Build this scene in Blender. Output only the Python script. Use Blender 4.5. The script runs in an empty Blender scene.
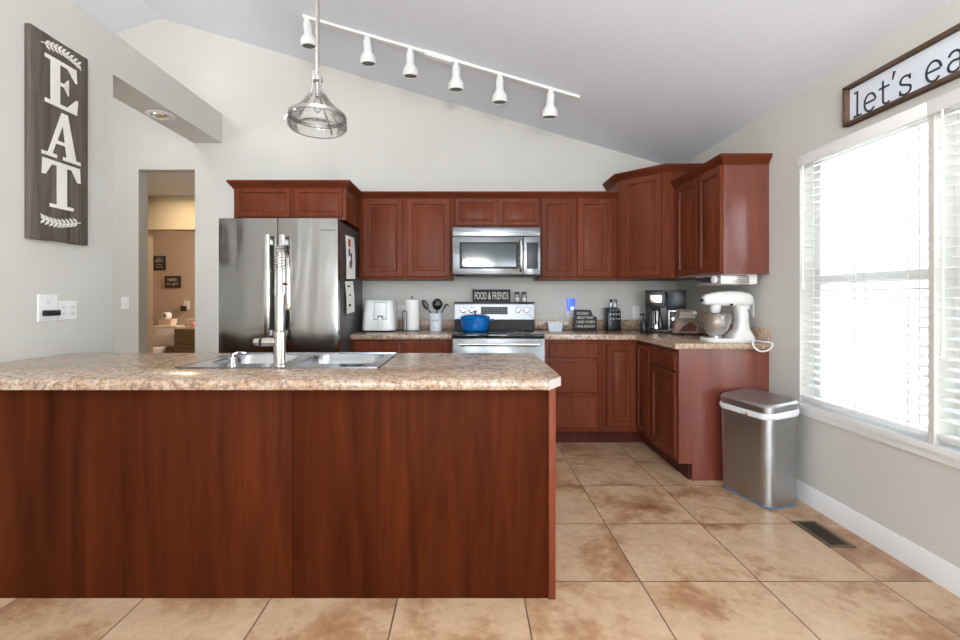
import bpy, bmesh, math, random
from mathutils import Vector as V, Matrix
random.seed(7)
PI = math.pi
S = bpy.context.scene
COL = S.collection
# ------------------------------------------------------------------ camera
cam = bpy.data.objects.new('camera', bpy.data.cameras.new('camera'))
COL.objects.link(cam); S.camera = cam
cam.location = (0, 0, 1.25); cam.rotation_euler = (PI/2, 0, 0)
cam.data.sensor_width = 36; cam.data.lens = 450/960*36
cam.data.shift_x = (480-467)/960; cam.data.shift_y = -(320-298)/960
cam.data.clip_start = .05; cam.data.clip_end = 200
# ------------------------------------------------------------------ world, light, exposure
W = bpy.data.worlds.new('sky'); S.world = W; W.use_nodes = True
bg = W.node_tree.nodes['Background']; bg.inputs['Color'].default_value = (.80, .90, 1, 1); bg.inputs['Strength'].default_value = 8.5
sun = bpy.data.objects.new('sun', bpy.data.lights.new('sun', 'SUN')); COL.objects.link(sun)
sun.data.energy = 16; sun.data.angle = .02; sun.rotation_euler = V((1, .35, -1.0)).to_track_quat('-Z', 'Y').to_euler()
def area(name, loc, direction, sx, sy, power, col=(1, .97, .93)):
    l = bpy.data.lights.new(name, 'AREA'); l.shape = 'RECTANGLE'; l.size = sx; l.size_y = sy; l.energy = power; l.color = col
    o = bpy.data.objects.new(name, l); COL.objects.link(o); o.location = loc
    o.rotation_euler = V(direction).to_track_quat('-Z', 'Y').to_euler(); return o
DAY = (.93, .97, 1)
area('daylight_rear_window', (-1.45, -3.42, 1.35), (0, 1, .4), 1.1, 1.9, 22, DAY)
area('daylight_rear_door', (.75, -3.42, 1.2), (0, 1, .4), 1.5, 2.1, 32, DAY)
area('ceiling_fill', (.2, -.9, 1.9), (.15, .25, 1), .5, .5, 96, (.97, .98, 1))  # unseen fill aimed upward, added to brighten the ceiling
area('daylight_side_room', (-5.05, 1.2, 1.7), (1, 0, .2), 1.6, 1.5, 50, DAY)
area('hall_lamp', (-3.45, 5.15, 2.49), (0, 0, -1), .25, .25, 6, (1, .82, .6))
area('vanity_lamp', (-3.2, 7.6, 2.1), (-.8, .2, -.4), .6, .15, 38, (1, .80, .62))
rl = bpy.data.lights.new('ridge_lamp', 'POINT'); rl.energy = 27; rl.color = (1, .95, .87); rl.shadow_soft_size = .10
ro = bpy.data.objects.new('ridge_lamp', rl); COL.objects.link(ro); ro.location = (-3.06, 2.2, 3.58)
S.view_settings.view_transform = 'Standard'; S.view_settings.look = 'None'; S.view_settings.gamma = 1
S.view_settings.exposure = 0.45; S.view_settings.use_curve_mapping = False
# ------------------------------------------------------------------ materials
def lin(c):
    return tuple(((v/255)/12.92 if v/255 <= .04045 else ((v/255+.055)/1.055)**2.4) for v in c)
def newmat(name):
    m = bpy.data.materials.new(name); m.use_nodes = True
    nt = m.node_tree; b = nt.nodes['Principled BSDF']; return m, nt, b
def noise(nt, scale, detail=3, rough=.5, sc=(1, 1, 1), dist=0):
    tc = nt.nodes.new('ShaderNodeTexCoord'); mp = nt.nodes.new('ShaderNodeMapping'); mp.inputs['Scale'].default_value = sc
    n = nt.nodes.new('ShaderNodeTexNoise'); n.inputs['Scale'].default_value = scale; n.inputs['Detail'].default_value = detail
    n.inputs['Roughness'].default_value = rough; n.inputs['Distortion'].default_value = dist
    nt.links.new(tc.outputs['Object'], mp.inputs['Vector']); nt.links.new(mp.outputs['Vector'], n.inputs['Vector']); return n
def ramp(nt, src, stops):
    r = nt.nodes.new('ShaderNodeValToRGB'); e = r.color_ramp.elements
    while len(e) < len(stops): e.new(.5)
    for k, (p, c) in enumerate(stops): e[k].position = p; e[k].color = (*c, 1)
    nt.links.new(src, r.inputs['Fac']); return r
def pm(name, rgb, rough=.5, metal=0, var=.05, scale=12, sc=(1, 1, 1), bump=0, emis=None, trans=0, coat=0):
    m, nt, b = newmat(name); c = lin(rgb)
    n = noise(nt, scale, 3, .5, sc)
    r = ramp(nt, n.outputs['Fac'], [(.3, tuple(v*(1-var) for v in c)), (.7, tuple(min(1, v*(1+var)) for v in c))])
    nt.links.new(r.outputs['Color'], b.inputs['Base Color'])
    b.inputs['Roughness'].default_value = rough; b.inputs['Metallic'].default_value = metal
    if coat: b.inputs['Coat Weight'].default_value = coat; b.inputs['Coat Roughness'].default_value = .12
    if trans: b.inputs['Transmission Weight'].default_value = trans
    if emis: b.inputs['Emission Color'].default_value = (*lin(emis[0]), 1); b.inputs['Emission Strength'].default_value = emis[1]
    if bump:
        bp = nt.nodes.new('ShaderNodeBump'); bp.inputs['Strength'].default_value = bump; bp.inputs['Distance'].default_value = .003
        nt.links.new(n.outputs['Fac'], bp.inputs['Height']); nt.links.new(bp.outputs['Normal'], b.inputs['Normal'])
    return m
def wood(name, dark, light, rough=.3, sc=(9, 9, .7), coat=.25, streak=1.0, spec=.12):
    m, nt, b = newmat(name)
    n = noise(nt, 2.2, 6, .62, sc, .6); n2 = noise(nt, .9, 2, .5, (2.2, 2.2, .35))
    r = ramp(nt, n.outputs['Fac'], [(.28, lin(dark)), (.72, lin(light))])
    r2 = ramp(nt, n2.outputs['Fac'], [(.3, (1-.28*streak,)*3), (.7, (1, 1, 1))])
    mx = nt.nodes.new('ShaderNodeMix'); mx.data_type = 'RGBA'; mx.blend_type = 'MULTIPLY'; mx.inputs[0].default_value = 1
    nt.links.new(r.outputs['Color'], mx.inputs[6]); nt.links.new(r2.outputs['Color'], mx.inputs[7])
    nt.links.new(mx.outputs[2], b.inputs['Base Color']); b.inputs['Roughness'].default_value = rough
    b.inputs['Coat Weight'].default_value = coat; b.inputs['Coat Roughness'].default_value = .22; b.inputs['Specular IOR Level'].default_value = spec
    return m
def steel(name, rgb=(138, 141, 144), rough=.24, sc=(1, 1, 60), var=.05):
    m, nt, b = newmat(name); n = noise(nt, 6, 3, .6, sc)
    c = lin(rgb)
    r = ramp(nt, n.outputs['Fac'], [(.3, tuple(v*(1-var) for v in c)), (.7, tuple(v*(1+var) for v in c))])
    r2 = ramp(nt, n.outputs['Fac'], [(.3, (rough*.85,)*3), (.7, (rough*1.2,)*3)])
    nt.links.new(r.outputs['Color'], b.inputs['Base Color']); nt.links.new(r2.outputs['Color'], b.inputs['Roughness'])
    b.inputs['Metallic'].default_value = 1; return m
def wavy(name):
    m = steel(name, (158, 157, 155), .16, (1, 1, 1), .02); nt = m.node_tree; b = nt.nodes['Principled BSDF']
    n = noise(nt, 3.2, 2, .5, (1, 1, .22), .4); bp = nt.nodes.new('ShaderNodeBump'); bp.inputs['Strength'].default_value = .8; bp.inputs['Distance'].default_value = .035
    nt.links.new(n.outputs['Fac'], bp.inputs['Height']); nt.links.new(bp.outputs['Normal'], b.inputs['Normal']); return m
def glassy(name, tint=(1, 1, 1), gloss=.12, rough=.02):
    m, nt, b = newmat(name); nt.nodes.remove(b)
    t = nt.nodes.new('ShaderNodeBsdfTransparent'); t.inputs['Color'].default_value = (*tint, 1)
    g = nt.nodes.new('ShaderNodeBsdfGlossy'); g.inputs['Roughness'].default_value = rough
    fr = nt.nodes.new('ShaderNodeFresnel'); fr.inputs['IOR'].default_value = 1.45
    ad = nt.nodes.new('ShaderNodeMath'); ad.operation = 'MULTIPLY_ADD'; ad.inputs[1].default_value = .8; ad.inputs[2].default_value = gloss; ad.use_clamp = True
    mx = nt.nodes.new('ShaderNodeMixShader'); nt.links.new(fr.outputs[0], ad.inputs[0]); nt.links.new(ad.outputs[0], mx.inputs[0])
    nt.links.new(t.outputs[0], mx.inputs[1]); nt.links.new(g.outputs[0], mx.inputs[2])
    nt.links.new(mx.outputs[0], nt.nodes['Material Output'].inputs['Surface']); return m
def laminate(name):
    m, nt, b = newmat(name)
    n1 = noise(nt, 5, 6, .68, (1, 1, 1), .8); n2 = noise(nt, 55, 5, .75); n3 = noise(nt, 9, 3, .6, (1, 1.4, 1), 1.2)
    r1 = ramp(nt, n1.outputs['Fac'], [(.3, lin((138, 126, 112))), (.45, lin((172, 150, 128))), (.56, lin((178, 166, 150))), (.7, lin((158, 128, 106)))])
    r2 = ramp(nt, n2.outputs['Fac'], [(.41, lin((56, 38, 30))), (.49, lin((176, 144, 116))), (.60, lin((214, 188, 164)))])
    r3 = ramp(nt, n3.outputs['Fac'], [(.45, (0, 0, 0)), (.6, (.75, .75, .75))])
    mx = nt.nodes.new('ShaderNodeMix'); mx.data_type = 'RGBA'; mx.inputs[0].default_value = .5
    nt.links.new(r1.outputs['Color'], mx.inputs[6]); nt.links.new(r2.outputs['Color'], mx.inputs[7])
    m2 = nt.nodes.new('ShaderNodeMix'); m2.data_type = 'RGBA'; nt.links.new(r3.outputs['Color'], m2.inputs[0])
    nt.links.new(mx.outputs[2], m2.inputs[6])
    m3 = nt.nodes.new('ShaderNodeMix'); m3.data_type = 'RGBA'; m3.blend_type = 'MULTIPLY'; m3.inputs[0].default_value = 1
    nt.links.new(mx.outputs[2], m3.inputs[6]); m3.inputs[7].default_value = (.80, .66, .60, 1)
    nt.links.new(m3.outputs[2], m2.inputs[7]); nt.links.new(m2.outputs[2], b.inputs['Base Color'])
    b.inputs['Roughness'].default_value = .2; return m
def tile(name):
    m, nt, b = newmat(name)
    tc = nt.nodes.new('ShaderNodeTexCoord'); mp = nt.nodes.new('ShaderNodeMapping'); mp.inputs['Location'].default_value = (-.765+.527*20, -1.984+.507*20, 0)
    nt.links.new(tc.outputs['Object'], mp.inputs['Vector'])
    br = nt.nodes.new('ShaderNodeTexBrick'); br.offset = 0; br.inputs['Scale'].default_value = 1; br.inputs['Brick Width'].default_value = .527
    br.inputs['Row Height'].default_value = .507; br.inputs['Mortar Size'].default_value = .0032; br.inputs['Mortar Smooth'].default_value = .1
    br.inputs['Color1'].default_value = (1, 1, 1, 1); br.inputs['Color2'].default_value = (.86, .84, .82, 1); br.inputs['Mortar'].default_value = (0, 0, 0, 1)
    nt.links.new(mp.outputs['Vector'], br.inputs['Vector'])
    # a per-tile shift so that the clouding does not run over the joints
    sn = nt.nodes.new('ShaderNodeVectorMath'); sn.operation = 'DIVIDE'; sn.inputs[1].default_value = (.527, .507, 1)
    fl = nt.nodes.new('ShaderNodeVectorMath'); fl.operation = 'FLOOR'
    wn = nt.nodes.new('ShaderNodeTexWhiteNoise'); nt.links.new(mp.outputs['Vector'], sn.inputs[0]); nt.links.new(sn.outputs[0], fl.inputs[0]); nt.links.new(fl.outputs[0], wn.inputs['Vector'])
    ma = nt.nodes.new('ShaderNodeVectorMath'); ma.operation = 'MULTIPLY_ADD'; ma.inputs[1].default_value = (7, 7, 7)
    nt.links.new(wn.outputs['Color'], ma.inputs[0]); nt.links.new(tc.outputs['Object'], ma.inputs[2])
    def nz(scale, det, rg, dist):
        n = nt.nodes.new('ShaderNodeTexNoise'); n.inputs['Scale'].default_value = scale; n.inputs['Detail'].default_value = det
        n.inputs['Roughness'].default_value = rg; n.inputs['Distortion'].default_value = dist; nt.links.new(ma.outputs[0], n.inputs['Vector']); return n
    n1 = nz(2.4, 9, .72, .25); n2 = nz(18, 6, .75, .3)
    r1 = ramp(nt, n1.outputs['Fac'], [(.32, lin((146, 102, 72))), (.43, lin((174, 134, 100))), (.51, lin((199, 167, 135))), (.70, lin((208, 181, 151)))])
    r2 = ramp(nt, n2.outputs['Fac'], [(.35, (.84, .81, .78)), (.6, (1, 1, 1))])
    a = nt.nodes.new('ShaderNodeMix'); a.data_type = 'RGBA'; a.blend_type = 'MULTIPLY'; a.inputs[0].default_value = 1
    nt.links.new(r1.outputs['Color'], a.inputs[6]); nt.links.new(r2.outputs['Color'], a.inputs[7])
    c = nt.nodes.new('ShaderNodeMix'); c.data_type = 'RGBA'; nt.links.new(br.outputs['Fac'], c.inputs[0])
    nt.links.new(a.outputs[2], c.inputs[6]); c.inputs[7].default_value = (*lin((98, 74, 56)), 1)
    nt.links.new(c.outputs[2], b.inputs['Base Color']); b.inputs['Roughness'].default_value = .3
    bp = nt.nodes.new('ShaderNodeBump'); bp.inputs['Strength'].default_value = .3; bp.inputs['Distance'].default_value = .002; bp.invert = True
    nt.links.new(br.outputs['Fac'], bp.inputs['Height']); nt.links.new(bp.outputs['Normal'], b.inputs['Normal'])
    return m
M = dict(
    wall=pm('wall paint', (203, 201, 194), .85, var=.015, scale=3), ceil=pm('ceiling paint', (228, 232, 240), .9, var=.015, scale=60, bump=.15),
    white=pm('white trim paint', (228, 228, 226), .4, var=.01), beige=pm('hall paint', (206, 188, 158), .85, var=.02), taupe=pm('bathroom paint', (178, 160, 142), .85, var=.02),
    floor=tile('floor tile'), lam=laminate('speckled laminate'),
    wood=wood('cherry cabinet', (98, 46, 27), (126, 64, 41), .36, coat=0), woodh=wood('cherry rails', (86, 38, 22), (112, 53, 32), .36, (.7, 9, 9), 0),
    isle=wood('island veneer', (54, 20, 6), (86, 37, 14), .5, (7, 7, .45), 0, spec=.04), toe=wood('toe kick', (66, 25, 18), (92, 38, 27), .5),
    endw=wood('end veneer', (104, 48, 36), (134, 68, 52), .28, (6, 6, .5), 1.0, spec=.5),
    steel=steel('brushed steel'), steelv=wavy('fridge steel'), bowlsteel=steel('mixing bowl steel', (205, 205, 204), .3, (1, 1, 1), .01),
    binsteel=steel('bin steel', (178, 180, 182), .36, (1, 1, 1), .01),
    chrome=steel('chrome', (205, 205, 205), .08, (1, 1, 1), .01),
    nickel=steel('brushed nickel', (190, 186, 180), .2, (1, 1, 1), .02), darksteel=pm('fridge side', (98, 98, 100), .4, .6), sinks=steel('sink steel', (186, 188, 192), .22, (1, 30, 1), .03),
    handle=steel('handle steel', (226, 224, 220), .25, (1, 1, 1), .01),
    black=pm('black plastic', (22, 22, 24), .3), blackm=pm('matt black', (34, 33, 33), .6), cook=pm('black glass', (12, 13, 16), .06, coat=.5), panel=pm('control panel', (26, 30, 40), .35),
    plastic=pm('white plastic', (232, 232, 230), .3, var=.01), enamel=pm('white enamel', (232, 231, 228), .14, var=.01, coat=.5), ceramic=pm('pale ceramic', (214, 222, 230), .2, var=.02, coat=.3),
    paper=pm('paper', (235, 234, 230), .9, var=.03, scale=40, bump=.2), blue=pm('blue enamel', (0, 100, 176), .14, var=.04, coat=.6), night=pm('blue night light', (70, 100, 235), .3, emis=((70, 110, 255), .5)),
    bulb=pm('white bulb', (235, 240, 235), .3, emis=((235, 245, 240), .5)), board=wood('grey brown board', (82, 74, 68), (116, 107, 99), .8, (14, 14, .8), 0, .5),
    frame=wood('rustic frame', (84, 66, 54), (126, 104, 88), .7, (6, .8, 6), 0), signw=pm('white sign face', (218, 223, 232), .7, var=.01), letter=pm('dark lettering', (44, 52, 62), .7), paint=pm('white paint', (226, 222, 214), .8, var=.03, scale=40),
    glass=glassy('clear glass', (.97, .98, .98), .02), shade=glassy('lamp glass', (.965, .965, .96), .04, .12), ovengl=pm('dark oven glass', (62, 72, 72), .08, 0, coat=.3),
    blind=pm('blind slats', (236, 236, 234), .5, var=.01), siding=pm('pale siding', (214, 212, 206), .8, var=.04, scale=1, sc=(1, 1, 30)), roof=pm('grey shingles', (120, 118, 116), .9, var=.2, scale=20),
    grass=pm('pale patio', (200, 198, 192), .95, var=.08, scale=8), vent=pm('bronze vent', (112, 96, 76), .45, .5), ventd=pm('vent slots', (40, 30, 22), .7), liner=pm('white bin liner', (226, 228, 232), .45, var=.03, scale=40, bump=.3),
    binblue=pm('blue edge', (96, 118, 142), .5), bag=pm('brown pouch', (150, 130, 118), .4, var=.35, scale=14), bagp=pm('pouch picture', (92, 52, 38), .4, var=.5, scale=40), band_glare=pm('pouch band and edge glare', (186, 174, 166), .4),  # the pouch band colour also paints the glare on the island counter edge
    olive=pm('olive vanity', (112, 100, 74), .5), basket=pm('pale basket', (225, 205, 185), .8, var=.1, scale=60, bump=.4), pink=pm('pink cloth', (222, 160, 140), .8), orange=pm('orange print', (190, 92, 52), .6), ink=pm('printed ink', (78, 80, 92), .7),
    red=pm('red tie', (150, 40, 45), .5), dgreen=pm('dark bottle', (26, 32, 28), .25))
# ------------------------------------------------------------------ mesh helpers
ORG = [V((0, 0, 0))]
def link(o, parent=None):
    COL.objects.link(o)
    if parent: o.parent = parent
    return o
def thing(name, label, cat, loc=(0, 0, 0), rz=0, group=None, local=False):
    o = bpy.data.objects.new(name, None); COL.objects.link(o); o.location = loc; o.rotation_euler = (0, 0, rz); o.empty_display_size = .05
    o['label'] = label; o['category'] = cat
    if group: o['group'] = group
    ORG[0] = V((0, 0, 0)) if local else V(loc)
    return o
def tag(o, label, cat, group=None):
    o['label'] = label; o['category'] = cat
    if group: o['group'] = group
    return o
class B:
    def __init__(s): s.b = bmesh.new()
    def box(s, x0, x1, y0, y1, z0, z1, bev=0, seg=2):
        vs = [s.b.verts.new((x, y, z)) for x in (x0, x1) for y in (y0, y1) for z in (z0, z1)]
        fs = [s.b.faces.new([vs[i] for i in q]) for q in ((0, 1, 3, 2), (4, 6, 7, 5), (0, 4, 5, 1), (2, 3, 7, 6), (0, 2, 6, 4), (1, 5, 7, 3))]
        if bev:
            es = {e for f in fs for e in f.edges}
            bmesh.ops.bevel(s.b, geom=list(es), offset=bev, segments=seg, profile=.5, affect='EDGES')
        return s
    def prism(s, pts, vec, bev=0):
        a = [s.b.verts.new(p) for p in pts]; c = [s.b.verts.new(V(p)+V(vec)) for p in pts]; n = len(pts)
        fs = [s.b.faces.new(a), s.b.faces.new(c[::-1])] + [s.b.faces.new((a[i], a[(i+1) % n], c[(i+1) % n], c[i])) for i in range(n)]
        if bev: bmesh.ops.bevel(s.b, geom=list({e for f in fs for e in f.edges}), offset=bev, segments=2, profile=.5, affect='EDGES')
        return s
    def rings(s, rs, cap0=True, cap1=True, close=False):
        R = [[s.b.verts.new(p) for p in r] for r in rs]; n = len(R[0])
        for k in range(len(R)-1+(1 if close else 0)):
            a, c = R[k], R[(k+1) % len(R)]
            for i in range(n): s.b.faces.new((a[i], a[(i+1) % n], c[(i+1) % n], c[i]))
        if cap0 and not close: s.b.faces.new(R[0][::-1])
        if cap1 and not close: s.b.faces.new(R[-1])
        return s
    def lathe(s, c, prof, seg=32, axis=(0, 0, 1), cap0=True, cap1=True):
        q = V((0, 0, 1)).rotation_difference(V(axis).normalized()); c = V(c)
        return s.rings([[c+q @ V((r*math.cos(2*PI*i/seg), r*math.sin(2*PI*i/seg), z)) for i in range(seg)] for r, z in prof], cap0, cap1)
    def cyl(s, p0, p1, r, r1=None, seg=24, bev=0):
        p0, p1 = V(p0), V(p1); L = (p1-p0).length; r1 = r if r1 is None else r1
        pr = [(r, 0), (r1, L)] if not bev else [(r-bev, 0), (r, bev), (r1, L-bev), (r1-bev, L)]
        return s.lathe(p0, pr, seg, p1-p0)
    def tube(s, pts, r, seg=10, smooth=0, closed=False):
        P = [V(p) for p in pts]
        if smooth:
            Q = []; n = len(P); rng = range(n if closed else n-1)
            g = (lambda i: P[i % n]) if closed else (lambda i: P[max(0, min(n-1, i))])
            for i in rng:
                for k in range(smooth):
                    t = k/smooth; a, b_, c, d = g(i-1), g(i), g(i+1), g(i+2)
                    Q.append(.5*((2*b_)+(c-a)*t+(2*a-5*b_+4*c-d)*t*t+(3*b_-a-3*c+d)*t**3))
            if not closed: Q.append(P[-1])
            P = Q
        rs = []; nrm = None; n = len(P)
        for i, p in enumerate(P):
            if closed: t = (P[(i+1) % n]-P[i-1]).normalized()
            else: t = (P[min(i+1, n-1)]-P[max(i-1, 0)]).normalized()
            if nrm is None: nrm = t.orthogonal().normalized()
            nrm = (nrm-t*nrm.dot(t)).normalized(); bn = t.cross(nrm)
            rr = r[min(i, len(r)-1)] if isinstance(r, (list, tuple)) else r
            rs.append([p+rr*(math.cos(2*PI*k/seg)*nrm+math.sin(2*PI*k/seg)*bn) for k in range(seg)])
        return s.rings(rs, close=closed)
    def panel(s, o, u, v, n, w, h, prof):
        o, u, v, n = V(o), V(u), V(v), V(n)
        rs = [[o+u*a+v*c+n*d for a, c in ((i, i), (w-i, i), (w-i, h-i), (i, h-i))] for i, d in prof]
        return s.rings(rs)
    def ell(s, c, rx, ry, rz, seg=24, rg=12, q=None):
        c = V(c); rs = []
        for k in range(rg+1):
            t = -PI/2+PI*(k*.998+.01)/rg if 0 < k < rg else (-PI/2+.02 if k == 0 else PI/2-.02)
            ring = [V((rx*math.cos(t)*math.cos(2*PI*i/seg), ry*math.cos(t)*math.sin(2*PI*i/seg), rz*math.sin(t))) for i in range(seg)]
            rs.append([c+(q @ p if q else p) for p in ring])
        return s.rings(rs)
    def ribbon(s, pts, w, o, u, v, n, th=.002, depth=0):
        # flat stroke of width w along 2D points, laid on the plane (o; u, v)
        P = [V((p[0], p[1])) for p in pts]; o, u, v, n = V(o), V(u), V(v), V(n); L, R = [], []
        for i, p in enumerate(P):
            t = (P[min(i+1, len(P)-1)]-P[max(i-1, 0)]).normalized(); nn = V((-t.y, t.x)); ww = w[i] if isinstance(w, (list, tuple)) else w
            L.append(p+nn*ww/2); R.append(p-nn*ww/2)
        f = lambda p, d: o+u*p.x+v*p.y+n*d
        rs = [[f(L[i], depth), f(R[i], depth), f(R[i], depth+th), f(L[i], depth+th)] for i in range(len(P))]
        return s.rings(rs)
    def out(s, name, mat, parent=None, sharp=35, kind=None):
        b = s.b; bmesh.ops.recalc_face_normals(b, faces=b.faces)
        for f in b.faces: f.smooth = True
        for e in b.edges:
            if len(e.link_faces) != 2 or e.calc_face_angle(0) > math.radians(sharp): e.smooth = False
        if ORG[0].length or parent:
            bmesh.ops.translate(b, verts=b.verts, vec=-ORG[0])
        me = bpy.data.meshes.new(name); b.to_mesh(me); b.free(); me.materials.append(mat if not isinstance(mat, str) else M[mat])
        o = bpy.data.objects.new(name, me); link(o, parent)
        if kind: o['kind'] = kind
        return o
def single(name, bm, mat, label, cat, loc, group=None, **k):
    """a thing that is one mesh, its origin at its base"""
    ORG[0] = V(loc); o = bm.out(name, mat, None, **k); o.location = loc
    return tag(o, label, cat, group)
def struct(name, bm, mat, parent=None):
    ORG[0] = V((0, 0, 0)); o = bm.out(name, mat, parent)
    if parent is None: o['kind'] = 'structure'
    return o
def text(name, s_, mat, parent, o, u, v, n, width=None, height=.02, th=.0012, depth=0):
    cu = bpy.data.curves.new('t', 'FONT'); cu.body = s_; cu.size = 1; cu.align_x = 'LEFT'; cu.resolution_u = 3
    ob = bpy.data.objects.new('t', cu); COL.objects.link(ob); dg = bpy.context.evaluated_depsgraph_get(); dg.update()
    me = bpy.data.meshes.new_from_object(ob.evaluated_get(dg)); bpy.data.objects.remove(ob)
    xs = [q.co.x for q in me.vertices]; ys = [q.co.y for q in me.vertices]
    x0, x1, y0, y1 = min(xs), max(xs), min(ys), max(ys); sy = height/(y1-y0); sx = (width/(x1-x0)) if width else sy
    o, u, v, n = V(o), V(u), V(v), V(n)
    for q in me.vertices: q.co = o+u*((q.co.x-(x0+x1)/2)*sx)+v*((q.co.y-y0)*sy)+n*(depth+th)-ORG[0]
    me.materials.clear(); me.materials.append(M[mat]); me.name = name
    return link(bpy.data.objects.new(name, me), parent)
def rrect(cx, cy, z, hx, hy, r, seg=6, rz=0):
    pts = []
    for k, (sx, sy) in enumerate(((1, 1), (-1, 1), (-1, -1), (1, -1))):
        for i in range(seg+1):
            a = PI/2*k+PI/2*i/seg; pts.append((sx*(hx-r)+r*math.cos(a), sy*(hy-r)+r*math.sin(a)))
    c, s_ = math.cos(rz), math.sin(rz)
    return [V((cx+x*c-y*s_, cy+x*s_+y*c, z)) for x, y in pts]
# ------------------------------------------------------------------ room shell
XL, XR, YB = -2.42, 2.07, 4.45
SL = .2925; ZR = 2.527; RX, RZ = -3.02, ZR+SL*(2.07+3.02)
def cz(x): return ZR+SL*(2.07-x) if x >= RX else RZ-.33*(RX-x)
struct('floor', B().box(-6, 2.3, -3.7, 8.3, -.1, 0), 'floor')
struct('ceiling_right_slope', B().prism([(2.3, -3.7, cz(2.3)), (RX, -3.7, RZ), (RX, -3.7, RZ+.15), (2.3, -3.7, cz(2.3)+.15)], (0, 8.25, 0)), 'ceil')
struct('ceiling_left_slope', B().prism([(-5.4, -3.7, cz(-5.4)), (RX, -3.7, RZ), (RX, -3.7, RZ+.15), (-5.4, -3.7, cz(-5.4)+.15)], (0, 8.25, 0)), 'ceil')
T = .13
def gable(x0, x1, z0, y, t=T):
    xs = [x0]+([RX] if x0 < RX < x1 else [])+[x1]
    return [(x0, y, z0), (x1, y, z0)]+[(x, y, cz(x)) for x in xs[::-1]]
wb = B()
wb.prism(gable(-2.69, 2.2, 0, YB), (0, T, 0)); wb.prism(gable(-3.248, -2.69, 2.52, YB), (0, T, 0)); wb.prism(gable(-5.4, -3.248, 0, YB), (0, T, 0))
struct('wall_back', wb, 'wall')
# right wall with two windows
wr = B(); W1 = (2.02, 2.80); W2 = (.30, 1.995); WZ = (.60, 2.125); XO = 2.21
wr.box(XR, XO, W1[1], YB+T, 0, ZR); wr.box(XR, XO, -3.7, W2[0], 0, ZR); wr.box(XR, XO, W2[0], W1[1], 0, WZ[0]); wr.box(XR, XO, W2[0], W1[1], WZ[1], ZR)
wr.box(XR, XO, W2[1], W1[0], WZ[0], WZ[1])
struct('wall_right', wr, 'wall')
# partition on the left: solid near part, header over the wide opening, ledge on top
ZL = 3.065
wl = B().box(-2.695, XL, -3.6, 3.076, 0, ZL).box(-2.695, XL, 3.076, YB, 2.78, ZL)
struct('wall_left', wl, 'wall')
struct('wall_rear', B().prism(gable(-5.4, 2.2, 2.36, -3.7), (0, .15, 0)).box(-5.4, -2.05, -3.7, -3.55, 0, 2.36).box(-.85, -.05, -3.7, -3.55, 0, 2.36)
       .box(1.55, 2.2, -3.7, -3.55, 0, 2.36).box(-2.05, -.85, -3.7, -3.55, 0, .35).box(-.05, 1.55, -3.7, -3.55, 2.28, 2.36), 'wall')
struct('wall_far_left', B().box(-5.4, -5.25, -3.7, YB+T, 0, 3.3), 'wall')
struct('wall_hall', B().box(-5.0, -3.99, 5.6, 5.72, 0, 2.52).box(-3.15, -2.2, 5.6, 5.72, 0, 2.52).box(-3.99, -3.15, 5.6, 5.72, 2.10, 2.52), 'beige')
struct('wall_hall_side', B().box(-5.1, -5.0, YB+T, 5.72, 0, 2.52).box(-2.2, -2.1, YB+T, 5.72, 0, 2.52), 'beige')
struct('ceiling_hall', B().box(-6, -2.1, YB+T, 8.3, 2.52, 2.62), 'ceil')
struct('wall_bathroom', B().box(-5.95, -2.1, 8.12, 8.25, 0, 2.52).box(-5.95, -5.85, 5.72, 8.12, 0, 2.52).box(-5.95, -5.1, 5.62, 5.72, 0, 2.52).box(-2.25, -2.1, 5.72, 8.12, 0, 2.52), 'taupe')
struct('trim_1', B().box(-4.05, -3.99, 5.585, 5.60, 0, 2.155).box(-3.15, -3.095, 5.585, 5.60, 0, 2.155).box(-3.99, -3.15, 5.585, 5.60, 2.10, 2.155), 'beige')
def baseb(name, p0, p1, n):
    # profile swept between two points, n = direction into the room
    p0, p1, n = V(p0), V(p1), V(n)
    pr = [(0, 0), (.014, 0), (.014, .082), (.010, .090), (.010, .104), (.004, .115), (0, .115)]
    struct(name, B().prism([p0+n*a+V((0, 0, z)) for a, z in pr], p1-p0), 'white')
baseb('baseboard_right', (XR, -3.5, 0), (XR, 3.075, 0), (-1, 0, 0))
baseb('baseboard_left', (XL, -3.5, 0), (XL, 1.8, 0), (1, 0, 0))
# windows
def window(name, y0, y1, sill=True):
    z0, z1 = WZ; fr = B()
    x0, x1 = 2.165, 2.205
    for a, b_, c, d in ((y0, y1, z0+.0005, z0+.045), (y0, y1, z1-.045, z1), (y0, y0+.045, z0+.045, z1-.045), (y1-.045, y1, z0+.045, z1-.045), (y0+.045, y1-.045, 1.335, 1.385)):
        fr.box(x0, x1, a, b_, c, d)
    f = struct(name, fr, 'white')
    gl = B(); gl.box(2.185, 2.188, y0+.045, y1-.045, z0+.045, 1.335).box(2.190, 2.193, y0+.045, y1-.045, 1.385, z1-.045); struct('window_pane', gl, 'glass', f)
    return f
window('window_1', *W1)
window('window_2', W2[0], (W2[0]+W2[1])/2); window('window_3', (W2[0]+W2[1])/2, W2[1])
struct('trim_2', B().box(2.045, 2.165, W2[0]-.02, W1[1]+.02, .574, .6035).box(2.058, 2.0695, W2[0], W1[1], .535, .5735), 'white')
f = struct('window_4', B().box(-2.05, -.85, -3.64, -3.60, .35, .41).box(-2.05, -.85, -3.64, -3.60, 2.30, 2.36).box(-2.05, -1.99, -3.64, -3.60, .35, 2.36).box(-.91, -.85, -3.64, -3.60, .35, 2.36).box(-2.05, -.85, -3.46, -3.45, 1.33, 1.38), 'white')
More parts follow.
